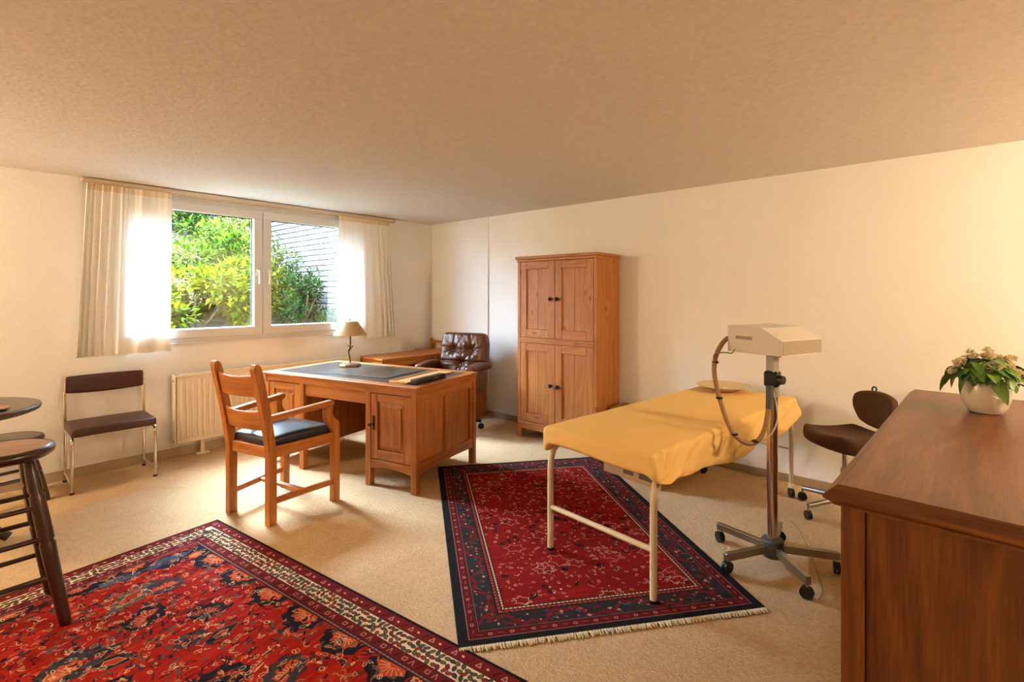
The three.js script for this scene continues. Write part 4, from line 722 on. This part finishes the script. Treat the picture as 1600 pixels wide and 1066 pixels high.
function paintRugA(g) {
  const W = 2.1, L = 3.1, r = rng(1234), RED = ['#a01c14', '#ae2612', '#8c1616', '#741218', '#b8341a', '#961a12'], NAVY = '#1d1c28', TAN = '#c89a72', CRM = '#dcc4a0';
  frameAt(g, '#1a1012', W, L, 0); frameAt(g, '#6d1818', W, L, 0.012);
  around(g, W, L, 0.037, 0.040, (k) => { g.lineWidth = 0.0045; const q = k % 3; if (q === 0) { g.strokeStyle = '#b98a72'; g.beginPath(); g.moveTo(-0.011, 0.01); g.lineTo(0, -0.011); g.lineTo(0.011, 0.01); g.closePath(); g.stroke(); } else if (q === 1) { g.fillStyle = '#c9a080'; g.beginPath(); g.ellipse(0, 0, 0.008, 0.0055, 0.4, 0, 7); g.fill(); } else { g.strokeStyle = '#3a1418'; g.lineWidth = 0.008; g.beginPath(); g.moveTo(-0.006, 0.012); g.lineTo(0.007, -0.012); g.stroke(); } });
  frameAt(g, '#2a1614', W, L, 0.062); frameAt(g, CRM, W, L, 0.0655);
  around(g, W, L, 0.106, 0.026, (k) => { for (const dy of [-0.026, 0, 0.026]) { const c = pick(r, ['#7a2320', '#8f3228', '#4d4a3a', '#55523f', '#3e3c33', '#5f5a44', '#6a5a3c']); g.save(); g.translate((r() - 0.5) * 0.007, dy + (r() - 0.5) * 0.010); g.rotate((r() - 0.5) * 2.4); g.fillStyle = '#2c2019'; g.beginPath(); g.ellipse(0, 0, 0.0145, 0.0092, 0, 0, 7); g.fill(); g.fillStyle = c; g.beginPath(); g.ellipse(0, 0, 0.0115, 0.0066, 0, 0, 7); g.fill(); if (r() < 0.5) { g.strokeStyle = '#33291d'; g.lineWidth = 0.003; g.beginPath(); g.moveTo(0.01, 0); g.lineTo(0.02, (r() - 0.5) * 0.014); g.stroke(); } g.restore(); } });
  frameAt(g, '#2a1614', W, L, 0.1465); frameAt(g, '#671619', W, L, 0.150);
  around(g, W, L, 0.171, 0.040, (k) => { g.lineWidth = 0.0045; const q = (k + 1) % 3; g.strokeStyle = '#a8806e'; if (q === 0) { g.strokeRect(-0.009, -0.008, 0.018, 0.016); } else if (q === 1) { g.beginPath(); g.moveTo(-0.01, 0.011); g.lineTo(0, -0.011); g.lineTo(0.01, 0.011); g.stroke(); } else { g.strokeStyle = '#35131a'; g.lineWidth = 0.008; g.beginPath(); g.moveTo(-0.006, 0.012); g.lineTo(0.007, -0.012); g.stroke(); } });
  frameAt(g, '#241318', W, L, 0.193); frameAt(g, '#84605c', W, L, 0.1975); around(g, W, L, 0.2015, 0.011, (k) => rect(g, k % 2 ? '#6c4a4c' : '#93716a', -0.005, -0.003, 0.010, 0.006)); frameAt(g, '#2a1218', W, L, 0.206);
  const i = 0.211; g.save(); g.beginPath(); g.rect(i, i, W - 2 * i, L - 2 * i); g.clip(); frameAt(g, '#9c1c12', W, L, i);
  for (let k = 0; k < 2600; k++) { g.globalAlpha = 0.4; rect(g, pick(r, RED), r() * W, r() * L, 0.1 + r() * 0.35, 0.006 + r() * 0.014); } g.globalAlpha = 1;      // dye lots of the weft
  const put = (x, y, a, fn) => { g.save(); g.translate(x, y); g.rotate(a); fn(); g.restore(); };
  // blue and navy corner pieces
  for (const [cx, cy, sx, sy] of [[W - i, i, -1, 1], [i, i, 1, 1], [W - i, L - i, -1, -1], [i, L - i, 1, -1]]) put(cx, cy, 0, () => {
    g.scale(sx, sy); g.fillStyle = '#191926'; g.beginPath(); g.moveTo(0, 0.03); g.lineTo(0.12, 0.02); g.lineTo(0.7, 0.02); g.lineTo(0.66, 0.07); g.lineTo(0.58, 0.05); g.lineTo(0.52, 0.10); g.lineTo(0.44, 0.08); g.lineTo(0.36, 0.12); g.lineTo(0.26, 0.10); g.lineTo(0.2, 0.16); g.lineTo(0.1, 0.14); g.lineTo(0.06, 0.22); g.lineTo(0, 0.2); g.closePath(); g.fill();
    g.fillStyle = '#3b4a63'; blobPath(g, r, 0.17, 0.075, 0.12, 0.05, 16, 0.15); g.fill(); g.fillStyle = '#44546b'; blobPath(g, r, 0.37, 0.075, 0.12, 0.04, 16, 0.2); g.fill();
    for (let k = 0; k < 20; k++) put(0.06 + r() * 0.6, 0.03 + r() * 0.08, 0, () => squiggle(g, r, pick(r, ['#8a3a30', '#b0684a', '#2a3040', TAN]), 0.004, 0.035));
    put(0.56, 0.06, 0.1, () => palmette(g, r, 0.06, '#c2512f', '#d0653c', '#7d2a1e')); put(0.06, 0.13, 0.6, () => palmette(g, r, 0.045, '#b4502f', '#c9653c', '#e0a878'));
  });
  // palmettes growing in from the borders
  for (let k = 0; k < 10; k++) for (const s of [0, 1]) { const y = i + 0.26 + k * 0.27; put(s ? W - i - 0.03 : i + 0.03, y, s ? -PI / 2 : PI / 2, () => palmette(g, r, 0.115, NAVY, '#b4492a', '#d8a06c')); }
  for (let k = 0; k < 5; k++) for (const s of [0, 1]) put(i + 0.5 + k * 0.22, s ? L - i - 0.02 : i + 0.02, s ? 0 : PI, () => palmette(g, r, 0.08, NAVY, '#b4492a', '#d8a06c'));
  // dark palmettes and lozenges in the field
  for (let k = 0; k < 46; k++) put(i + 0.12 + r() * (W - 2 * i - 0.24), i + 0.2 + r() * (L - 2 * i - 0.4), (r() - 0.5) * 1.2, () => {
    const s = 0.05 + r() * 0.07; if (r() < 0.55) palmette(g, r, s, pick(r, [NAVY, '#2b2630', '#3a3a44']), pick(r, ['#a5301f', '#b4492a', '#8c2a22']), TAN);
    else { g.fillStyle = pick(r, ['#24222c', '#5c5850', '#2f2a30']); g.beginPath(); g.moveTo(-s * 1.4, 0); g.lineTo(0, -s * 0.6); g.lineTo(s * 1.4, 0); g.lineTo(0, s * 0.6); g.closePath(); g.fill(); g.strokeStyle = '#8f6248'; g.lineWidth = 0.003; g.stroke(); g.fillStyle = '#a33a24'; blobPath(g, r, 0, 0, s * 0.6, s * 0.3, 10, 0.2); g.fill(); g.strokeStyle = '#d8b080'; g.lineWidth = 0.0028; g.stroke(); }
  });
  // small scattered flowers, leaves and hooks
  for (let k = 0; k < 5600; k++) put(i + r() * (W - 2 * i), i + r() * (L - 2 * i), r() * 6.28, () => {
    const q = r(); if (q < 0.35) squiggle(g, r, pick(r, [TAN, '#b98b60', '#d9b98c', '#a8764e']), 0.0028 + r() * 0.002, 0.034); else if (q < 0.55) { g.fillStyle = pick(r, [NAVY, '#3c3a3c', '#5b1418', '#54534e', '#2c3040']); blobPath(g, r, 0, 0, 0.010 + r() * 0.018, 0.006 + r() * 0.008, 9, 0.25); g.fill(); } else if (q < 0.75) { g.strokeStyle = pick(r, [TAN, '#dcc096', '#3a1a1a']); g.lineWidth = 0.003; g.beginPath(); g.ellipse(0, 0, 0.008 + r() * 0.008, 0.005 + r() * 0.004, 0, 0, 7); g.stroke(); } else squiggle(g, r, pick(r, ['#4a1216', '#2a1a20', '#c84a2c', '#5a5046']), 0.004 + r() * 0.003, 0.045);
  });
  g.restore();
}
function paintRugB(g) {
  const W = 1.36, L = 2.10, r = rng(4321), TAN = '#b98a6c', DK = '#1b191c';
  frameAt(g, DK, W, L, 0); frameAt(g, '#9a6a5a', W, L, 0.040); frameAt(g, '#5c1216', W, L, 0.044);
  around(g, W, L, 0.063, 0.045, (k) => { g.fillStyle = g.strokeStyle = k % 2 ? '#b88a72' : '#8f4a3c'; g.lineWidth = 0.004; if (k % 2) { g.beginPath(); g.ellipse(0, 0, 0.008, 0.006, 0, 0, 7); g.stroke(); } else { g.beginPath(); g.moveTo(-0.012, 0); g.lineTo(0.012, 0.003); g.stroke(); } });
  frameAt(g, '#241416', W, L, 0.082); frameAt(g, '#8e5c50', W, L, 0.085); frameAt(g, '#2c2a2a', W, L, 0.088);
  around(g, W, L, 0.133, 0.16, (k, s) => {       // winding vine with flowers
    const f = k % 2 ? 1 : -1; g.strokeStyle = '#741418'; g.lineWidth = 0.015; g.beginPath(); g.moveTo(-s / 2, 0.034 * f); g.bezierCurveTo(-s * 0.2, 0.036 * f, -s * 0.2, -0.034 * f, 0, -0.034 * f); g.bezierCurveTo(s * 0.25, -0.034 * f, s * 0.2, 0, s / 2, -0.034 * f); g.stroke();
    for (let j = 0; j < 7; j++) { g.save(); g.translate((r() - 0.5) * s * 0.9, (r() - 0.5) * 0.066); g.fillStyle = pick(r, ['#bb7a58', '#c08d6a', '#6d1418', '#4a4644', '#a25240', '#b9907a']); blobPath(g, r, 0, 0, 0.007 + r() * 0.010, 0.006 + r() * 0.006, 8, 0.3); g.fill(); if (r() < 0.5) { g.strokeStyle = '#2a1412'; g.lineWidth = 0.002; g.stroke(); } g.restore(); }
    for (let j = 0; j < 4; j++) { g.save(); g.translate((r() - 0.5) * s, (r() - 0.5) * 0.07); squiggle(g, r, pick(r, ['#8d1a1c', '#5a5450']), 0.004, 0.03); g.restore(); }
  });
  frameAt(g, '#2a1012', W, L, 0.180); frameAt(g, '#8c2c20', W, L, 0.186); around(g, W, L, 0.192, 0.012, (k) => rect(g, k % 2 ? '#5e1a18' : '#b0603c', -0.004, -0.003, 0.008, 0.006)); frameAt(g, '#2a1416', W, L, 0.199); frameAt(g, '#d0b79a', W, L, 0.206); around(g, W, L, 0.210, 0.010, (k) => { if (k % 2) rect(g, '#5a4038', -0.003, -0.0045, 0.006, 0.009); }); frameAt(g, '#36100f', W, L, 0.2145);
  const i = 0.220; g.save(); g.beginPath(); g.rect(i, i, W - 2 * i, L - 2 * i); g.clip(); frameAt(g, '#7d100d', W, L, i);
  for (let k = 0; k < 900; k++) { g.globalAlpha = 0.35; rect(g, pick(r, ['#8c1410', '#6e0d0c', '#9a1c14', '#7a100e']), r() * W, r() * L, 0.08 + r() * 0.25, 0.006 + r() * 0.012); } g.globalAlpha = 1;
  const put = (x, y, a, fn) => { g.save(); g.translate(x, y); g.rotate(a); fn(); g.restore(); };
  for (let k = 0; k < 240; k++) put(r() * W, r() * L, r() * 6, () => { g.fillStyle = pick(r, ['#3a0c10', '#2a1216', '#4a0c12']); blobPath(g, r, 0, 0, 0.014 + r() * 0.022, 0.012 + r() * 0.014, 10, 0.3); g.fill(); });
  for (let k = 0; k < 26; k++) put(i + r() * (W - 2 * i), i + r() * (L - 2 * i), r(), () => { const s = 0.045 + r() * 0.03; g.strokeStyle = pick(r, ['#c9a78c', '#b5846c']); g.lineWidth = 0.0036; g.beginPath(); for (let q = 0; q <= 12; q++) { const a = q / 12 * 2 * PI, m = q % 2 ? 0.62 : 1; q ? g.lineTo(cos(a) * s * m, sin(a) * s * m * 0.7) : g.moveTo(s, 0); } g.stroke(); });
  for (let k = 0; k < 900; k++) put(i + r() * (W - 2 * i), i + r() * (L - 2 * i), r() * 6.28, () => { const q = r(); if (q < 0.4) squiggle(g, r, pick(r, [TAN, '#c9a78c', '#a2604e']), 0.0028, 0.026); else if (q < 0.7) { g.strokeStyle = pick(r, [TAN, '#c4a28a']); g.lineWidth = 0.003; g.beginPath(); g.ellipse(0, 0, 0.009, 0.006, 0, 0, 7); g.stroke(); } else { g.fillStyle = pick(r, ['#c07a5a', '#b92a22', '#cbb09a']); g.beginPath(); g.arc(0, 0, 0.003 + r() * 0.003, 0, 7); g.fill(); } });
  g.restore();
}
function rug(name, label, W, L, tex, origin, turn, fringe) {   // local x across, z along, origin at one corner
  const t = thing(name, label, 'rug', origin, turn), g = new THREE.PlaneGeometry(W, L, 60, 90); g.rotateX(-PI / 2).translate(W / 2, 0, L / 2);
  const p = g.attributes.position; for (let k = 0; k < p.count; k++) p.setY(k, 0.0085 + 0.0012 * (fbm(p.getX(k) * 3 + 2, p.getZ(k) * 3 + 2, 99, 99, 2) - 0.5)); g.computeVertexNormals();
  obj('pile', g, std({ map: tex, roughness: 0.95, bumpMap: pileBump, bumpScale: 0.003, specularIntensity: 0.2 }), t);
  obj('selvedge', bb(-0.004, W + 0.004, 0, 0.0072, -0.004, L + 0.004, { r: 0.003 }), std({ color: '#1c1212', roughness: 0.95 }), t);
  if (fringe) {
    const r = rng(99), s = []; for (let k = 0; k < 330; k++) { const x = (k + r()) / 330 * W, l = 0.009 + r() * 0.016, d = (r() - 0.5) * 0.016; s.push(tube([[x, 0.007, L - 0.004], [x + d * 0.5, 0.008, L + l * 0.5], [x + d, 0.003, L + l]], 0.0034, 3, 4)); }
    obj('fringe', s, std({ color: '#e2d2ac', roughness: 1 }), t).userData.kind = 'stuff';
  }
  return t;
}
{
  const WA = 2.1, LA = 3.1, aA = rad(6.7);        // its right-hand edge starts at the far corner beside the armchair
  const o = [-3.045 - cos(aA) * WA, 0, 1.628 + sin(aA) * WA];
  rug('large_rug', 'large red patterned rug with a cream border under the tall stool', WA, LA, rugCanvas(WA, LA, 620, paintRugA), o, aA, false);
  const aB = rad(-38.2), o2 = [-1.53, 0, 1.935];
  rug('small_rug', 'dark red patterned rug with a near-black border under the yellow couch', 1.36, 2.10, rugCanvas(1.36, 2.10, 760, paintRugB), o2, aB, true);
}

// ---------------------------------------------------------------- two standing lamps outside the picture light the room
function floorLamp(label, [x, y, z], power) {
  const t = thing('floor_lamp', label, 'lamp', [x, 0, z]);
  obj('base', lathe([[0, 0], [0.14, 0], [0.14, 0.012], [0.03, 0.03], [0, 0.03]], 36), M.steel, t);
  obj('pole', rod(V(0, 0.02, 0), V(0, y - 0.10, 0), 0.011), M.steel, t);
  obj('glass_holder', lathe([[0, y - 0.12], [0.03, y - 0.118], [0.035, y - 0.098], [0, y - 0.096]], 24), M.steel, t);
  const b = obj('lamp_globe', prep(new THREE.SphereGeometry(0.1, 32, 20)).translate(0, y, 0), std({ color: '#fff2dc', roughness: 0.5, emissive: LAMP, emissiveIntensity: 3 }), t); b.castShadow = false;
  const l = new THREE.PointLight(LAMP, power, 0, 2); l.position.set(0, y, 0); l.castShadow = true; l.shadow.radius = 4; l.shadow.mapSize.set(1024, 1024); l.shadow.bias = -0.002; t.add(l);
}
floorLamp('floor lamp with frosted globe near the window wall left of the chrome chair', [-5.80, 2.05, 0.45], LAMP_LEFT);
floorLamp('floor lamp with frosted globe by the long wall beyond the sideboard', [-1.3, 2.07, 7.1], LAMP_RIGHT);

renderer.render(scene, camera);
